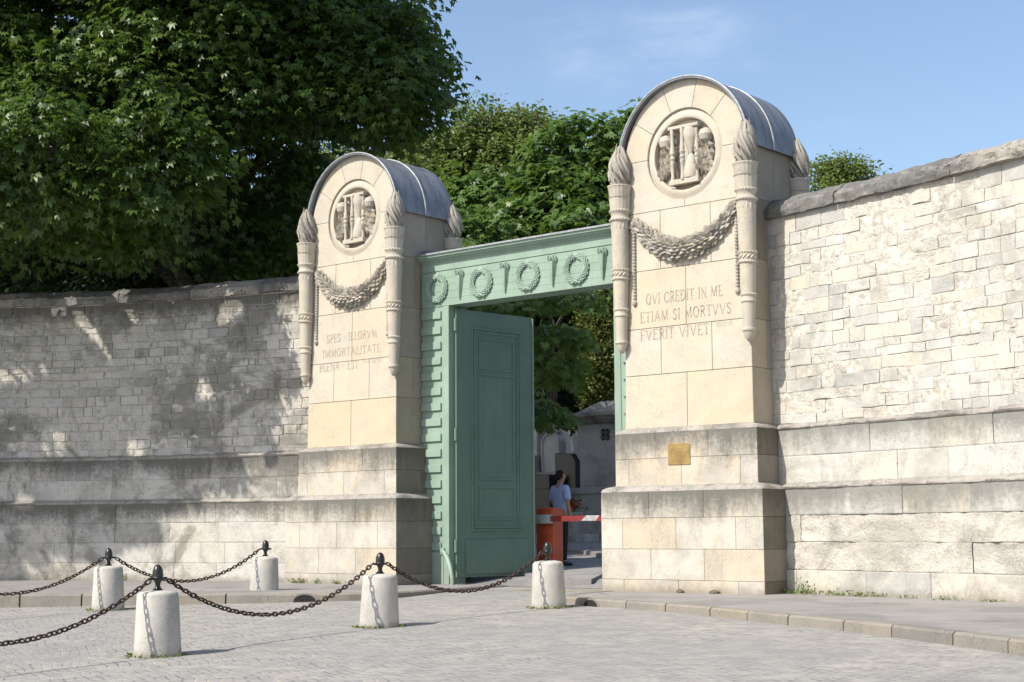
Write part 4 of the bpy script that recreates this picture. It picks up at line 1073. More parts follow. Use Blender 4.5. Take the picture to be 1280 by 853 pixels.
def tree(name, label, base, lobes, n_spray, leaves_per, size, kind_, mat, seed, droop=0.5, spray=(0.75, 0.28), keep=None, trunk_r=0.25, trunk_top=None, group=None, shell=0.5, cat='tree', limbs=True):
    """lobes: [(cx,cy,cz, rx,ry,rz, weight)] in world space; leaves sit on drooping sprays spread through the lobes"""
    rng = np.random.default_rng(seed)
    t = thing(name, label, cat, base, 0, group); B = np.array(base)
    L = np.array(lobes, float); wgt = L[:, 6] / L[:, 6].sum()
    P = []; O = []; Cn = []
    n_tot = 0
    which = rng.choice(len(L), n_spray, p=wgt)
    d = rng.normal(0, 1, (n_spray, 3)); d /= np.linalg.norm(d, axis=1)[:, None]
    rad = shell + (1 - shell) * rng.random(n_spray) ** 0.6
    bumpy = 1 + 0.16 * np.sin(d[:, 0] * 5 + seed) * np.cos(d[:, 1] * 4 + which) + rng.normal(0, 0.13, n_spray)
    C = L[which, :3] + d * L[which, 3:6] * (rad * bumpy)[:, None]
    if keep is not None:
        m = keep(C); C, d, which = C[m], d[m], which[m]
    dirs = d.copy(); dirs[:, 2] *= 0.4; dirs /= np.linalg.norm(dirs, axis=1)[:, None]
    n = len(C)
    ang = rng.random((n, leaves_per)) * 2 * PI; rr = np.sqrt(rng.random((n, leaves_per))) * spray[0] * rng.uniform(0.6, 1.3, n)[:, None]
    off = np.stack([rr * np.cos(ang), rr * np.sin(ang), rng.normal(0, 0.5, (n, leaves_per)) * spray[1] - 0.35 * spray[0] * (rr / spray[0]) ** 2], 2)
    pts = (C[:, None, :] + off).reshape(-1, 3)
    out = (np.stack([np.cos(ang), np.sin(ang), np.zeros_like(ang)], 2) * 0.8 + dirs[:, None, :] * 0.6).reshape(-1, 3)
    tn = np.clip(rng.normal(0.45, 0.18, (n, 1)) + rng.normal(0, 0.16, (n, leaves_per)), 0, 1).reshape(-1)
    if keep is not None:
        m = keep(pts); pts, out, tn = pts[m], out[m], tn[m]
    scatter_leaves('crown', mat, t, pts - B, out, size, kind_, droop, rng, tn)
    # trunk, limbs to the lobes, branches to a share of the sprays
    mb = MB(); top = np.array(trunk_top if trunk_top is not None else (B[0], B[1], L[:, 2].mean())) - B
    k = 9; pth = [top * f + np.array([0.10 * math.sin(3 * f + seed), 0.08 * math.cos(4 * f + seed), 0]) * f for f in np.linspace(0, 1, k)]
    mb.tube([tuple(p) for p in pth], [trunk_r * (1.25 if f == 0 else 1 - 0.55 * f) for f in np.linspace(0, 1, k)], 12)
    if limbs:
        for lb in L:
            c = lb[:3] - B; f0 = rng.uniform(0.45, 0.95); s0 = top * f0
            mid = (s0 + c) / 2 + np.array([0, 0, 0.08 * np.linalg.norm(c - s0)])
            mb.tube([tuple(s0), tuple(mid), tuple(c)], [trunk_r * 0.42, trunk_r * 0.3, trunk_r * 0.14], 7)
        idx = rng.choice(n, min(n, 160), replace=False)
        for i in idx:
            c = L[which[i], :3] - B; e = C[i] - B; m_ = (c + e) / 2 + rng.normal(0, 0.12, 3)
            mb.tube([tuple(c), tuple(m_), tuple(e)], [trunk_r * 0.13, trunk_r * 0.08, 0.012], 5)
    smooth_by_angle(mb.build('trunk', M_bark, t), 60)
    return t
def at_depth(px, py, D):
    u, v = (px - 640) / F_PX, (py - 426.5) / F_PX
    cr, sr = math.cos(ROLL), math.sin(ROLL); u, v = u * cr + v * sr, -u * sr + v * cr
    h = math.cos(PITCH) + v * math.sin(PITCH); z = math.sin(PITCH) - v * math.cos(PITCH)
    cy, sy = math.cos(YAW), math.sin(YAW)
    return np.array([CAM[0] + D * (u * cy - h * sy), CAM[1] + D * (u * sy + h * cy), CAM[2] + D * z])

L_plane = leaf_mat('plane tree leaf', (0.028, 0.066, 0.014), (0.115, 0.192, 0.034), (0.17, 0.28, 0.03), 0.5)
L_chest = leaf_mat('chestnut leaf', (0.046, 0.100, 0.022), (0.132, 0.212, 0.050), (0.24, 0.38, 0.05), 0.4)
L_pale = leaf_mat('pale locust leaf', (0.090, 0.140, 0.038), (0.180, 0.235, 0.068), (0.30, 0.38, 0.07), 0.25)
L_low = leaf_mat('chestnut leaf brightened as sunlit', (0.070, 0.135, 0.030), (0.190, 0.270, 0.070), (0.26, 0.40, 0.05), 0.45)  # chestnut leaf brightened, sunlight on the low boughs put into the colour
L_dark = leaf_mat('dark yew and shaded chestnut leaf', (0.012, 0.030, 0.010), (0.035, 0.062, 0.018), (0.06, 0.10, 0.02), 0.25)  # also puts shade into the colour of the chestnut above the left wall
L_olive = leaf_mat('olive cypress leaf', (0.085, 0.115, 0.030), (0.185, 0.210, 0.060), (0.24, 0.28, 0.06), 0.2)

# big plane tree behind the left wall; its boughs reach out over the wall and shade it
KA = math.sin(SUN_AZ) / math.cos(SUN_AZ); KB = math.tan(SUN_EL) / math.cos(SUN_AZ)
def plane_keep(P):  # crown trimmed along the sun to shape its shadow on the wall
    x, y, z = P[:, 0], P[:, 1], P[:, 2]
    a = x - KA * y; b = z + KB * y
    q = np.clip(2.6 - b, 0, None)
    lim = -5.72 - 0.95 * q - 0.05 * np.clip(5 - b, 0, None) + 0.26 * np.sin(2.3 * b + 0.6 * y) + 0.16 * np.sin(6.1 * b + 1.7 * y)
    lim = np.where(b > 8.6, 1e9, np.where(b > 7.7, lim + (b - 7.7) * 2.2, lim))
    fleck_hole = (np.sin(3.1 * a + 1.3 * np.sin(1.7 * b)) * np.sin(2.4 * b + 1.1 * np.sin(2.1 * a)) > 0.68) & (b < 6.5)   # gaps cut along the sun so flecks of light reach the wall
    return (a < lim) & ~fleck_hole & ~((z < 5.75) & (y < 1.8))
plane_lobes = [  # lobes out of view are added to shade the wall and tombs
    (-9.6, -1.2, 8.3, 2.9, 2.6, 2.5, 1.7), (-8.0, 0.6, 10.3, 2.2, 2.2, 1.9, 1.0), (-12.3, -2.4, 9.0, 2.8, 2.6, 2.6, 1.1),
    (-7.2, 2.4, 11.0, 2.3, 2.2, 1.9, 0.6), (-6.05, 3.0, 10.7, 1.8, 1.8, 1.6, 0.42), (-9.8, 3.4, 11.2, 2.6, 2.4, 2.0, 0.5),
    (-12.0, 0.3, 12.3, 2.9, 2.9, 2.3, 0.9), (-5.6, -1.5, 14.1, 2.5, 2.5, 1.7, 0.95), (-7.6, -0.5, 12.9, 2.0, 2.1, 1.6, 0.7), (-11.1, -2.4, 13.7, 2.8, 2.7, 2.2, 0.8), (-5.3, 2.7, 9.3, 1.5, 1.4, 1.0, 0.4), (-10.6, 1.2, 14.6, 2.0, 2.2, 1.7, 1.1), (-13.4, 1.5, 15.0, 2.3, 2.2, 2.0, 1.1),
    (-13.0, -3.6, 13.0, 3.2, 3.0, 3.0, 0.8),
    (-6.95, -1.6, 7.4, 1.3, 1.3, 1.3, 0.42), (-7.6, -3.5, 7.2, 1.4, 1.4, 1.2, 0.42), (-8.8, -5.5, 7.3, 1.5, 1.5, 1.2, 0.42), (-10.6, -7.6, 7.6, 1.6, 1.6, 1.3, 0.42),
    (-11.6, -6.5, 8.6, 2.6, 2.4, 2.4, 1.3), (-10.4, 3.4, 8.4, 2.8, 2.0, 2.5, 0.8), (-14.2, -7.5, 8.8, 3.0, 2.8, 2.8, 1.2), (-12.2, -9.3, 9.8, 2.8, 2.4, 2.6, 1.2), (-16.0, -5.0, 9.2, 2.8, 2.8, 2.8, 0.8), (-15.6, -10.5, 9.2, 2.8, 2.6, 2.8, 0.8)]
tree('plane_tree', 'huge dark plane tree overhanging the stained wall at upper left', (-11.0, 4.2, -0.4), plane_lobes, 4900, 34, 0.150, 'plane', L_plane, 5,
     droop=0.8, spray=(0.72, 0.28), keep=plane_keep, trunk_r=0.40, trunk_top=(-12.0, 2.6, 11.0), shell=0.3)

def round_lobes(c, R, H, n, rng, squash=0.8):
    """a broad crown of n overlapping lobes about centre c"""
    out = [(c[0], c[1], c[2], R * 0.62, R * 0.62, H * 0.66, 1.1)]
    for i in range(n):
        a = 2 * PI * i / n + rng.uniform(-0.3, 0.3); e = rng.uniform(-0.85, 0.95)
        r = R * 0.62 * math.sqrt(max(0.05, 1 - e * e * 0.8))
        out.append((c[0] + r * math.cos(a), c[1] + r * math.sin(a), c[2] + H * 0.62 * e, R * rng.uniform(0.24, 0.5), R * rng.uniform(0.24, 0.5), H * rng.uniform(0.22, 0.42), 0.5))
    return out
def bg_tree(name, label, px, py, D, R, H, n_spray, leaves, size, kind_, mat, seed, group='trees inside the cemetery', **kw):
    c = at_depth(px, py, D); rng = random.Random(seed)
    gz = terr_z(c[0], c[1])
    return tree(name, label, (c[0], c[1], gz), round_lobes(c, R, H, 11, rng), n_spray, leaves, size, kind_, mat, seed, trunk_r=kw.pop('trunk_r', 0.28), trunk_top=(c[0], c[1], c[2] + H * 0.3), group=group, **kw)

bg_tree('chestnut_tree', 'leafy chestnut tree rising just left of the right pier', 778, 272, 46.5, 3.4, 3.75, 860, 32, 0.22, 'chestnut', L_chest, 31, droop=0.7, spray=(0.85, 0.18))
bg_tree('chestnut_tree', 'leafy chestnut tree over the middle of the green lintel', 672, 303, 48, 3.3, 3.4, 800, 32, 0.22, 'chestnut', L_chest, 32, droop=0.7, spray=(0.85, 0.18))
bg_tree('chestnut_tree', 'darker chestnut tree standing over the left end of the lintel', 572, 345, 46, 2.6, 2.9, 460, 30, 0.22, 'chestnut', L_chest, 33, droop=0.7, spray=(0.85, 0.18))
bg_tree('locust_tree', 'tallest pale yellow green locust tree topping the crowns behind the lintel', 622, 208, 54, 2.5, 2.7, 520, 34, 0.17, 'simple', L_pale, 34, droop=0.2)
bg_tree('locust_tree', 'pale yellow green locust tree between the plane tree and the tallest locust', 552, 232, 55, 2.5, 2.5, 520, 34, 0.17, 'simple', L_pale, 43, droop=0.2)
bg_tree('locust_tree', 'pale locust tree seen behind the left pier roof', 452, 270, 52, 3.4, 3.2, 640, 32, 0.17, 'simple', L_pale, 35, droop=0.2)
bg_tree('locust_tree', 'small round tree peeping over the wall right of the right pier', 1052, 245, 62, 1.55, 1.7, 420, 30, 0.16, 'simple', L_pale, 36, droop=0.2)
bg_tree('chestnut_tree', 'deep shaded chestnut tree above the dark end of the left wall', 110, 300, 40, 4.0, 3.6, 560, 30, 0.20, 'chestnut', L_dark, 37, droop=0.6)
bg_tree('chestnut_tree', 'deep shaded chestnut tree behind the wall beside the left pier', 330, 320, 41, 2.6, 2.6, 520, 30, 0.19, 'chestnut', L_chest, 38, droop=0.6)
bg_tree('yew_tree', 'dark yew tree filling the back of the gateway', 620, 440, 50, 4.4, 3.8, 520, 26, 0.26, 'simple', L_dark, 39, droop=0.3)
bg_tree('yew_tree', 'dark yew tree behind the mausoleum', 770, 430, 52, 4.0, 3.6, 420, 26, 0.26, 'simple', L_dark, 40, droop=0.3)
bg_tree('yew_tree', 'dark yew tree behind the wall, right of the deep shaded chestnut', 225, 320, 37, 2.2, 2.6, 460, 28, 0.16, 'simple', L_dark, 44, droop=0.5)
# low boughs seen through the opening
c = at_depth(640, 400, 36)
tree('chestnut_tree', 'chestnut with low sunlit boughs seen through the open gate', tuple(at_depth(690, 600, 43)[:2]) + (0.3,),
     [tuple(at_depth(px, py, D)) + (r, r, h, w_) for px, py, D, r, h, w_ in ((585, 372, 35, 0.7, 0.22, 0.8), (640, 378, 33.5, 0.75, 0.22, 1), (690, 372, 34.5, 0.7, 0.22, 1), (672, 412, 35, 0.8, 0.22, 1), (712, 418, 36, 0.6, 0.25, 0.8), (680, 452, 35.5, 0.7, 0.2, 0.9), (705, 460, 37, 0.5, 0.25, 0.6), (675, 505, 38, 0.6, 0.4, 0.7), (735, 372, 39, 0.6, 0.4, 0.5))],
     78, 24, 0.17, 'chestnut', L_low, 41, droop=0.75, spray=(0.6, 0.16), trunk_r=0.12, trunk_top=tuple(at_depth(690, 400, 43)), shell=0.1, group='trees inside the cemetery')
c = at_depth(752, 430, 43.5)
tree('cypress_tree', 'olive green feathery cypress beside the mausoleum', (c[0], c[1], inner_z(c[0], c[1])),
     [tuple(at_depth(px, py, 43.5)) + (r * 1.2, r * 1.2, h * 1.2, 1.0) for px, py, r, h in ((752, 478, 0.50, 0.45), (750, 440, 0.62, 0.6), (757, 405, 0.60, 0.6), (764, 372, 0.50, 0.6), (768, 340, 0.38, 0.6))],
     360, 34, 0.115, 'simple', L_olive, 42, droop=-0.5, spray=(0.3, 0.36), trunk_r=0.1, group='trees inside the cemetery', limbs=False)
# far crowns closing the view behind everything
for i, (px, py, D, R, H, lab) in enumerate(((330, 380, 62, 6, 5, 'far dark tree behind the left wall next to the pier'), (90, 380, 64, 6.5, 5.5, 'far dark tree at the left end of the wall top'), (560, 430, 66, 6, 5.5, 'far dark tree behind the left jamb'), (720, 430, 66, 6, 5.5, 'far dark tree deep behind the gate opening'))):
    bg_tree('yew_tree', lab, px, py, D, R, H, 420, 24, 0.36, 'simple', L_dark, 60 + i, droop=0.3)

# ------------------------------------------------------------------ tombs inside
M_tomb = stone_mat('tomb limestone', (0.38, 0.375, 0.36), (0.39, 0.36, 0.31), (0.25, 0.25, 0.245), (), 0, 0.5, 0.8, 0.004)
M_tomb_pale = stone_mat('pale tomb stone', (0.54, 0.53, 0.51), (0.50, 0.47, 0.42), (0.38, 0.37, 0.35), (), 0, 0.3, 0.5, 0.003)
M_granite = simple_mat('black polished granite', (0.012, 0.012, 0.014), 0.25, var=0.4, scale=60)
def place(px, D):
    p = at_depth(px, 600, D); return p[0], p[1], inner_z(p[0], p[1])
def zat(py, D): return at_depth(700, py, D)[2]
def local_w(px0, px1, D, fx=0.76): return abs(px1 - px0) / F_PX * D / fx
D = 39.8
x, y, z = place(768, D); t = thing('mausoleum', 'grey stone mausoleum with dark moulded cornice beside the right jamb', 'tomb', (x, y, z))
wd = local_w(722, 814, D); h = zat(528, D) - z
mb = MB(); mb.box(-wd / 2, wd / 2, 0, 2.4, -0.2, h - 0.62); mb.build('wall', M_tomb, t, bevel=0.01)
mb = MB(); mb.box(-wd / 2 + 0.03, wd / 2 - 0.03, 0.03, 2.37, h - 0.62, h); mb.build('frieze', M_tomb, t, bevel=0.01)
mb = MB(); mb.frustum((-wd / 2 - 0.05, wd / 2 + 0.05, -0.05, 2.45, h), (-wd / 2 - 0.22, wd / 2 + 0.22, -0.22, 2.6, h + 0.18)); mb.box(-wd / 2 - 0.24, wd / 2 + 0.24, -0.24, 2.62, h + 0.182, h + 0.28)
mb.frustum((-wd / 2 - 0.05, wd / 2 + 0.05, -0.05, 2.4, h + 0.282), (-wd / 2 + 0.5, wd / 2 - 0.5, 0.4, 2.0, h + 0.6)); mb.build('roof', M_coping, t, bevel=0.01)
mb = MB()
cx_ = -wd / 2 + local_w(722, 757, D)
for a in range(4):
    an = a * PI / 2 + PI / 4; mb.lathe([(0.0, -0.01), (0.085, 0.0), (0.07, 0.02), (0.0, 0.03)], 14, (0, 0, 0)); k = len(mb.v) - 56
    for i in range(k, len(mb.v)): px_, py_, pz_ = mb.v[i]; mb.v[i] = (cx_ + px_ + 0.10 * math.cos(an), 0.03 - pz_, h - 0.30 + py_ + 0.10 * math.sin(an))
mb.build('carved_rosette', M_granite, t)
x, y, z = place(800, D + 0.5); t = thing('obelisk', 'plain grey stone shaft rising behind the mausoleum roof', 'monument', (x - 1.2, y + 1.6, z))
mb = MB(); zt = zat(440, D + 2) - z; mb.frustum((-0.55, 0.55, -0.5, 0.5, 0), (-0.45, 0.45, -0.4, 0.4, zt)); mb.frustum((-0.52, 0.52, -0.48, 0.48, zt), (-0.05, 0.05, -0.05, 0.05, zt + 0.4)); mb.build('shaft', M_tomb, t, bevel=0.01)
mb = MB(); mb.box(-0.75, 0.75, -0.7, 0.7, 0, zat(500, D + 2) - z); mb.build('base', M_tomb, t, bevel=0.02)
D = 38.6
x, y, z = place(735, D); t = thing('retaining_wall', 'low grey stone retaining wall below the mausoleum', 'wall', (x, y, z))
wd = local_w(688, 790, D); mb = MB(); mb.box(-wd / 2, wd / 2, 0, 0.4, -0.2, zat(618, D) - z); mb.build('wall_face', M_tomb, t, bevel=0.01)
mb = MB(); mb.box(-wd / 2 - 0.03, wd / 2, -0.05, 0.44, zat(618, D) - z + 0.002, zat(610, D) - z); mb.build('capstone', M_tomb, t, bevel=0.01)
mb = MB(); mb.box(-wd / 2 + 0.1, wd / 2 - 1.0, -0.55, -0.002, -0.2, 0.22); mb.build('step', M_tomb_pale, t, bevel=0.01)
def headstone(name, label, px0, px1, D, ptop, pbot, mat, shape, depth=0.25, cross=False):
    x, y, z = place((px0 + px1) / 2, D); wd = local_w(px0, px1, D); t = thing(name, label, 'tomb', (x, y, z)); zb = max(0.0, zat(pbot, D) - z); zt = zat(ptop, D) - z
    mb = MB(); mb.box(-wd * 0.75, wd * 0.75, -depth, depth + 0.2, -0.3, zb + 0.002); mb.build('plinth', M_tomb if mat is not M_granite else M_granite, t, bevel=0.01)
    mb = MB()
    if shape == 'arch':
        r = wd / 2; pts = [(-r, zb), (r, zb)] + [(r * math.cos(a), zt - r + r * math.sin(a)) for a in np.linspace(0, PI, 14)]
    elif shape == 'peak': pts = [(-wd / 2, zb), (wd / 2, zb), (wd / 2, zt - 0.35), (wd * 0.1, zt), (-wd * 0.3, zt - 0.1), (-wd / 2, zt - 0.5)]
    elif shape == 'slant': pts = [(-wd / 2, zb), (wd / 2, zb), (wd / 2, zt - 0.22), (wd * 0.3, zt - 0.03), (-wd / 2, zt)]
    else: pts = [(-wd / 2, zb), (wd / 2, zb), (wd / 2, zt), (-wd / 2, zt)]
    n = len(pts); v = [(a, -depth / 2, b) for a, b in pts] + [(a, depth / 2, b) for a, b in pts]
    mb.add(v, [tuple(range(n)), tuple(range(2 * n - 1, n - 1, -1))] + [(i, n + i, n + (i + 1) % n, (i + 1) % n) for i in range(n)])
    mb.build('slab', mat, t, bevel=0.012)
    if shape == 'arch':                                                # raised border
        mb = MB(); r = wd / 2 - 0.03; p = [(-r, -depth / 2 - 0.01, zb + 0.05)] + [(r * math.cos(a), -depth / 2 - 0.01, zt - wd / 2 + r * math.sin(a)) for a in np.linspace(PI, 0, 14)] + [(r, -depth / 2 - 0.01, zb + 0.05)]
        mb.tube(p, 0.03, 6); mb.build('border', M_tomb_pale, t)
    if cross:
        mb = MB(); mb.frustum((-0.22, 0.22, -0.12, 0.12, zt - 0.03), (-0.13, 0.13, -0.09, 0.09, zt + 0.18)); mb.box(-0.06, 0.06, -0.05, 0.05, zt + 0.18, zt + 0.62); mb.box(-0.2, -0.061, -0.05, 0.05, zt + 0.38, zt + 0.48); mb.box(0.061, 0.2, -0.05, 0.05, zt + 0.38, zt + 0.48)
        mb.build('cross', M_tomb, t, bevel=0.01)
    return t
headstone('headstone', 'round topped grey headstone carrying a small cross', 681, 704, 42, 540, 590, M_tomb_pale, 'arch', cross=True)
headstone('tomb_block', 'pale square tomb block beside the free edge of the open door', 655, 683, 43, 522, 571, M_tomb_pale, 'square', 0.8)
headstone('grave_slab', 'black granite gravestone with slanted top behind the attendant', 697, 722, 39.4, 566, 612, M_granite, 'slant', 0.2)
headstone('grave_slab', 'black granite gravestone low beside the door edge', 661, 694, 39.6, 594, 612, M_granite, 'square', 0.5)
headstone('headstone', 'bright pointed headstone between the cross and the mausoleum', 701, 711, 46, 539, 572, M_tomb_pale, 'peak')
headstone('headstone', 'small pale headstone far behind, above the black granite slab', 700, 720, 58, 515, 545, M_tomb_pale, 'square', 0.4)
headstone('headstone', 'pale grey headstone peeking over the cross', 690, 702, 60, 500, 545, M_tomb_pale, 'square', 0.4)

# ------------------------------------------------------------------ barrier and attendant
M_red = simple_mat('orange red cabinet paint', (0.42, 0.07, 0.022), 0.5, var=0.12, scale=5)
M_white = simple_mat('white barrier paint', (0.36, 0.36, 0.355), 0.6, var=0.2, scale=12)
M_redstripe = simple_mat('red barrier stripe', (0.19, 0.02, 0.018), 0.6, var=0.12, scale=12)
M_gearbox = simple_mat('grey barrier hub', (0.42, 0.42, 0.42), 0.5, 0.2)
bx = at_depth(687.5, 700, 28.2); bz = inner_z(bx[0], bx[1]) + 0.05
bt = thing('barrier', 'orange red barrier cabinet with a red and white arm across the lane', 'barrier', (bx[0], bx[1], bz))
mb = MB(); mb.box(-0.20, 0.20, -0.14, 0.14, 0.03, 1.075); mb.frustum((-0.20, 0.20, -0.14, 0.14, 1.077), (-0.17, 0.17, -0.11, 0.11, 1.105)); mb.build('cabinet', M_red, bt, bevel=0.012)
mb = MB(); mb.box(-0.23, 0.23, -0.17, 0.17, -0.05, 0.03); mb.build('base', M_gearbox, bt)
mb = MB(); mb.box(-0.15, 0.15, -0.148, -0.139, 0.12, 0.72); mb.build('door', M_red, bt, bevel=0.004)
za = 0.90
mb = MB(); mb.box(-0.34, 0.20, -0.26, -0.15, za - 0.085, za + 0.075); mb.build('arm_hub', M_gearbox, bt, bevel=0.012)
am = MB(); am.box(0.20, 4.2, -0.225, -0.185, za - 0.045, za + 0.05); arm = am.build('arm', M_white, bt, bevel=0.006)
mb = MB(); k = 0.21
for i in range(4):
    s0 = k + i * 1.02; L = 0.74
    v = [(s0, -0.2285, za - 0.046), (s0 + L - 0.06, -0.2285, za - 0.046), (s0 + L + 0.06, -0.2285, za + 0.051), (s0 + 0.08 * (i > 0), -0.2285, za + 0.051)]
    mb.add(v, [(0, 1, 2, 3)])
    v = [(a, b + 0.0, za + 0.0535) for a, b in ((s0 + 0.08, -0.226), (s0 + L, -0.226), (s0 + L, -0.186), (s0 + 0.08, -0.186))]; mb.add(v, [(0, 1, 2, 3)])
mb.build('red_stripe', M_redstripe, arm)

def skin_mesh(name, mat, parent, chains, sub=2, root=0):
    """chains: [[(x,y,z,rx,ry), ...]] ; a chain may start with an int index of an earlier vertex"""
    V = []; Eg = []; R = []
    for ch in chains:
        prev = None
        for q in ch:
            if isinstance(q, int): prev = q; continue
            V.append(q[:3]); R.append((q[3], q[4] if len(q) > 4 else q[3]))
            if prev is not None: Eg.append((prev, len(V) - 1))
            prev = len(V) - 1
    me = bpy.data.meshes.new(name); me.from_pydata(V, Eg, []); me.materials.append(mat)
    o = bpy.data.objects.new(name, me); COL.objects.link(o); o.parent = parent
    o.modifiers.new('skin', 'SKIN')
    sv = me.skin_vertices[0].data
    for i, r in enumerate(R): sv[i].radius = r; sv[i].use_root = False
    sv[root].use_root = True
    o.modifiers['skin'].use_smooth_shade = True
    ss = o.modifiers.new('sub', 'SUBSURF'); ss.levels = sub; ss.render_levels = sub
    return o
M_skin = simple_mat('skin', (0.36, 0.20, 0.13), 0.55, var=0.08, scale=10)
M_shirt = simple_mat('pale blue uniform shirt', (0.34, 0.43, 0.64), 0.8, var=0.08, scale=6, bump=0.004)
M_trouser = simple_mat('black uniform trousers', (0.012, 0.012, 0.016), 0.8, var=0.3, scale=8)
M_hair = simple_mat('dark hair', (0.007, 0.006, 0.005), 0.9, var=0.3, scale=60)
M_shoe = simple_mat('black shoe leather', (0.010, 0.010, 0.010), 0.35)
M_flower = simple_mat('red flowers', (0.50, 0.02, 0.03), 0.7, var=0.3, scale=30)
gp = at_depth(701, 700, 29.0); gz = inner_z(gp[0], gp[1]) + 0.05
g = thing('person', 'attendant in pale blue short sleeved shirt standing behind the barrier', 'person', (gp[0], gp[1], gz), math.radians(-14))
# the figure faces local +y, x to its right
arm_r = [(0.185, 0.0, 1.43, 0.055), (0.235, -0.015, 1.27, 0.047), (0.255, -0.02, 1.12, 0.040), (0.262, 0.015, 1.0, 0.036), (0.265, 0.045, 0.885, 0.027), (0.265, 0.055, 0.84, 0.034, 0.022), (0.263, 0.065, 0.785, 0.036, 0.018)]
arm_l = [(-0.185, 0.0, 1.43, 0.055), (-0.24, 0.0, 1.27, 0.047), (-0.255, 0.03, 1.13, 0.040), (-0.225, 0.13, 1.06, 0.036), (-0.17, 0.235, 1.04, 0.027), (-0.145, 0.275, 1.04, 0.034, 0.022), (-0.115, 0.315, 1.045, 0.036, 0.018)]
fing = []
for k in range(4):
    fx = 0.240 + 0.016 * k * 0; yy = 0.040 + 0.017 * k; L = (0.07, 0.078, 0.074, 0.06)[k]
    fing.append([(0.263, yy, 0.80, 0.009), (0.262, yy + 0.004, 0.765, 0.0088), (0.252, yy + 0.010, 0.765 - L * 0.55, 0.008), (0.238, yy + 0.012, 0.765 - L, 0.0065)])
fing.append([(0.262, 0.075, 0.845, 0.011), (0.250, 0.098, 0.815, 0.010), (0.242, 0.106, 0.785, 0.008)])
for k in range(4):
    L = (0.07, 0.078, 0.074, 0.06)[k]; zz = 1.07 - 0.017 * k
    fing.append([(-0.122, 0.300, zz, 0.009), (-0.098, 0.330, zz, 0.0088), (-0.070, 0.345, zz - 0.004, 0.008), (-0.048, 0.335, zz - 0.008, 0.0065)])
fing.append([(-0.150, 0.262, 1.065, 0.011), (-0.128, 0.268, 1.092, 0.010), (-0.108, 0.285, 1.105, 0.008)])
body = [[(0, 0, 0.93, 0.145, 0.10), (0, 0.0, 1.08, 0.135, 0.092), (0, -0.01, 1.25, 0.155, 0.10), (0, -0.01, 1.40, 0.145, 0.088), (0, 0.0, 1.475, 0.065, 0.06), (0, 0.012, 1.54, 0.052), (0.004, 0.018, 1.60, 0.075, 0.085), (0.006, 0.022, 1.665, 0.080, 0.098), (0.006, 0.015, 1.725, 0.062, 0.075)],
        [3] + arm_r, [3] + arm_l,
        [0, (0.095, 0, 0.86, 0.085), (0.10, 0.01, 0.50, 0.056), (0.105, -0.01, 0.28, 0.050), (0.108, -0.015, 0.09, 0.034), (0.115, 0.07, 0.04, 0.036, 0.03), (0.118, 0.15, 0.035, 0.03, 0.02)],
        [0, (-0.095, 0, 0.86, 0.085), (-0.10, 0.02, 0.50, 0.056), (-0.105, 0.01, 0.28, 0.050), (-0.108, 0.0, 0.09, 0.034), (-0.12, 0.085, 0.04, 0.036, 0.03), (-0.125, 0.165, 0.035, 0.03, 0.02)]]
bo = skin_mesh('body', M_skin, g, body)
for i, fch in enumerate(fing): skin_mesh('finger' if i not in (4, 9) else 'thumb', M_skin, bo, [fch], 1)
mb = MB(); mb.lathe([(0.006, -0.02), (0.018, -0.015), (0.014, 0.012), (0.006, 0.035)], 10, (0.006, 0.118, 1.655)); smooth_by_angle(mb.build('nose', M_skin, bo), 80)
mb = MB()
for s_ in (-1, 1): smooth_by_angle(MB().lathe([(0.008, -0.03), (0.016, -0.012), (0.020, 0.012), (0.010, 0.03)], 10, (0.006 + s_ * 0.082, 0.012, 1.655)).build('ear', M_skin, bo), 80)
mb = MB()
for s_ in (-1, 1): MB().lathe([(0.001, -0.007), (0.010, -0.003), (0.010, 0.003), (0.001, 0.007)], 10, (0.006 + s_ * 0.033, 0.108, 1.672)).build('eye', M_hair, bo)
mb.lathe([(0.001, -0.004), (0.026, -0.001), (0.001, 0.004)], 12, (0.006, 0.090, 1.612)); mb.build('mouth', M_hair, bo)
hr = skin_mesh('hair', M_hair, g, [[(0.006, -0.040, 1.575, 0.055, 0.040), (0.006, -0.030, 1.66, 0.088, 0.080), (0.006, -0.008, 1.728, 0.080, 0.088), (0.006, 0.055, 1.755, 0.06, 0.045)]])
sh = skin_mesh('shirt', M_shirt, g, [[(0, 0, 0.97, 0.165, 0.118), (0, 0.0, 1.10, 0.158, 0.115), (0, -0.012, 1.25, 0.175, 0.122), (0, -0.012, 1.40, 0.165, 0.108), (0, 0.0, 1.482, 0.078, 0.072), (0, 0.008, 1.515, 0.066, 0.064)],
     [3, (0.185, 0, 1.435, 0.074), (0.235, -0.012, 1.29, 0.072), (0.25, -0.016, 1.19, 0.074)], [3, (-0.185, 0, 1.435, 0.074), (-0.24, 0.0, 1.29, 0.072), (-0.25, 0.014, 1.19, 0.074)]])
skin_mesh('trousers', M_trouser, g, [[(0, 0, 0.99, 0.160, 0.112), (0, 0, 0.90, 0.165, 0.118)], [1, (0.098, 0, 0.82, 0.105), (0.103, 0.01, 0.50, 0.078), (0.106, -0.008, 0.26, 0.070), (0.108, -0.01, 0.09, 0.066)], [1, (-0.098, 0, 0.82, 0.105), (-0.103, 0.02, 0.50, 0.078), (-0.106, 0.012, 0.26, 0.070), (-0.108, 0.0, 0.09, 0.066)]])
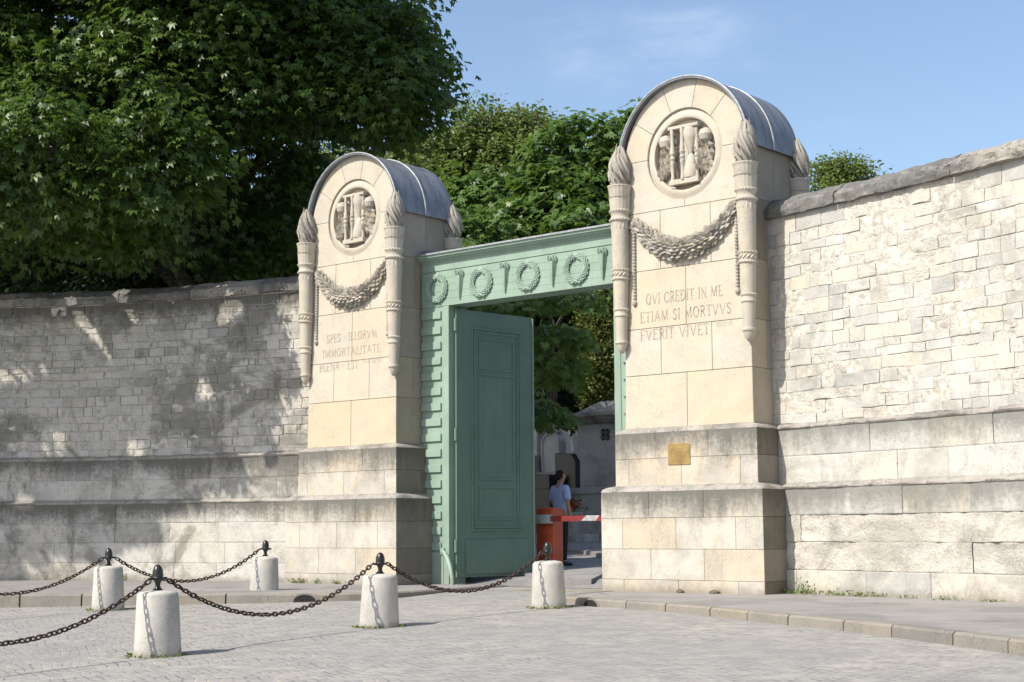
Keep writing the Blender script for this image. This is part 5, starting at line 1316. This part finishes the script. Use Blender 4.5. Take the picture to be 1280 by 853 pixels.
for s_, yo in ((1, 0), (-1, 0.012)):
    skin_mesh('shoe', M_shoe, g, [[(s_ * 0.108, -0.05 + yo, 0.045, 0.044, 0.042), (s_ * 0.112, 0.03 + yo, 0.05, 0.046, 0.048), (s_ * 0.118, 0.12 + yo, 0.038, 0.046, 0.034), (s_ * 0.122, 0.19 + yo, 0.030, 0.036, 0.026)]])
for s_ in (-1, 1):
    mb = MB(); mb.box(-0.028, 0.028, -0.05, 0.05, 0, 0.012); e = mb.build('epaulette', M_trouser, g, bevel=0.004); e.location = (s_ * 0.155, -0.005, 1.492); e.rotation_euler = (0, s_ * 0.42, PI / 2)
# red flowers in a pot beyond the attendant
fp = at_depth(714, 628, 37.6); ft = thing('flower_pot', 'pot of red flowers before the retaining wall near the attendant', 'flower pot', (fp[0], fp[1], inner_z(fp[0], fp[1])))
mb = MB(); zf = fp[2] - inner_z(fp[0], fp[1]); mb.lathe([(0.16, 0.0), (0.2, 0.1), (0.24, zf - 0.32), (0.27, zf - 0.30), (0.27, zf - 0.25), (0.2, zf - 0.25)], 20); smooth_by_angle(mb.build('pot', M_tomb, ft), 40)
rngf = np.random.default_rng(4); pf = rngf.normal(0, 0.11, (140, 3)); pf[:, 2] = np.abs(pf[:, 2]) * 1.2 + zf - 0.2
scatter_leaves('leaves', L_chest, ft, pf[:90], pf[:90] * np.array([4, 4, 0]) + np.array([0, 0, 0.6]), 0.12, 'simple', 0, rngf, rngf.random(90))
mb = MB()
for q in pf[90:]: mb.lathe([(0.01, -0.02), (0.035, 0.0), (0.02, 0.03)], 6, tuple(q + np.array([0, 0, 0.05])))
mb.build('blossoms', M_flower, ft)

# ------------------------------------------------------------------ weeds along the feet of the walls
L_weed = leaf_mat('weed leaf', (0.09, 0.14, 0.03), (0.17, 0.22, 0.06), (0.2, 0.28, 0.05), 0.2)
def weed(x, y, z, r, h, n, label, seed):
    rng = np.random.default_rng(seed); t = thing('weed', label, 'weed', (x, y, z), 0, 'weeds along the wall foot')
    p = rng.normal(0, 1, (n, 3)) * np.array([r, r * 0.35, 0]); p[:, 2] = rng.random(n) ** 1.5 * h * 0.6
    d = rng.normal(0, 0.6, (n, 3)); d[:, 2] = 0.8
    scatter_leaves('leaves', L_weed, t, p, d, 0.028 + 0.015 * min(1, h * 4), 'simple', 0.0, rng, rng.random(n))
    mb = MB()
    for i in range(0, n, 6): mb.tube([(p[i, 0] * 0.5, p[i, 1] * 0.5, -0.02), tuple(p[i])], 0.003, 4)
    mb.build('stems', L_weed, t)
for i, (x, y, r, h, n, lab) in enumerate(((5.02, 0.42, 0.14, 0.10, 90, 'green weed tuft in the corner between right pier and right wall'), (5.30, 0.42, 0.08, 0.34, 60, 'tall thin weed climbing the right wall near the pier'),
        (5.95, 0.22, 0.22, 0.10, 110, 'spreading weed patch along the foot of the right wall'), (6.5, 0.10, 0.16, 0.07, 60, 'low weed tuft past the spreading patch on the right wall'), (7.1, -0.12, 0.08, 0.05, 30, 'tiny weed at the right wall foot, mid way along'),
        (7.75, -0.30, 0.13, 0.06, 40, 'small weed tuft at the right wall foot toward the right edge'), (8.4, -0.52, 0.08, 0.05, 30, 'tiny weed near the right edge of the right wall'),
        (-4.55, -0.04, 0.11, 0.13, 80, 'bushy weed at the left foot of the left pier'), (-4.05, -0.04, 0.05, 0.10, 30, 'slender weed at the middle of the left pier foot'), (-3.55, -0.04, 0.05, 0.10, 30, 'slender weed behind the chain at the left pier foot'),
        (-2.35, -0.05, 0.07, 0.14, 50, 'weed by the right corner of the left pier base'), (-8.6, -0.78, 0.05, 0.16, 40, 'dark weed alone at the foot of the stained left wall'))):
    weed(x, y, PAVE_Z, r, h, n, lab, 200 + i)
for k in 'abce':
    x, y, _ = BOL[k]; rng = np.random.default_rng(ord(k)); z = street_z(x, y)
    t = thing('grass_tuft', {'a': 'short grass growing round the nearest bollard', 'b': 'short grass growing round the bollard before the green jamb', 'c': 'short grass round the bollard by the right pier', 'e': 'short grass round the left bollard under the wall'}[k], 'grass', (x, y, z), 0, 'grass round the bollards')
    a = rng.uniform(-2.6, 0.9, 70); p = np.stack([np.cos(a) * rng.uniform(0.225, 0.33, 70), np.sin(a) * rng.uniform(0.225, 0.33, 70), np.zeros(70)], 1)
    d = rng.normal(0, 0.5, (70, 3)); d[:, 2] = 0.7
    scatter_leaves('blades', L_weed, t, p, d, 0.035, 'simple', 0.0, rng, rng.random(70))
# small lumps of debris at the pier foot
for i, (x, y, sx, lab) in enumerate(((3.62, -0.09, 0.055, 'brown clod lying at the middle of the right pier foot'), (4.18, -0.06, 0.075, 'flat clump of dead leaves at the right pier foot, nearer the corner'))):
    t = MB(); t.lathe([(0.02, 0.0), (sx, 0.005), (sx * 0.9, 0.03), (sx * 0.4, 0.05), (0.005, 0.055)], 14, rfun=lambda th, i_: 1 + 0.3 * math.sin(3 * th + i_) + 0.15 * math.sin(7 * th))
    tag(t.build('debris', M_bark, loc=(x, y, PAVE_Z - 0.004)), lab, 'debris')
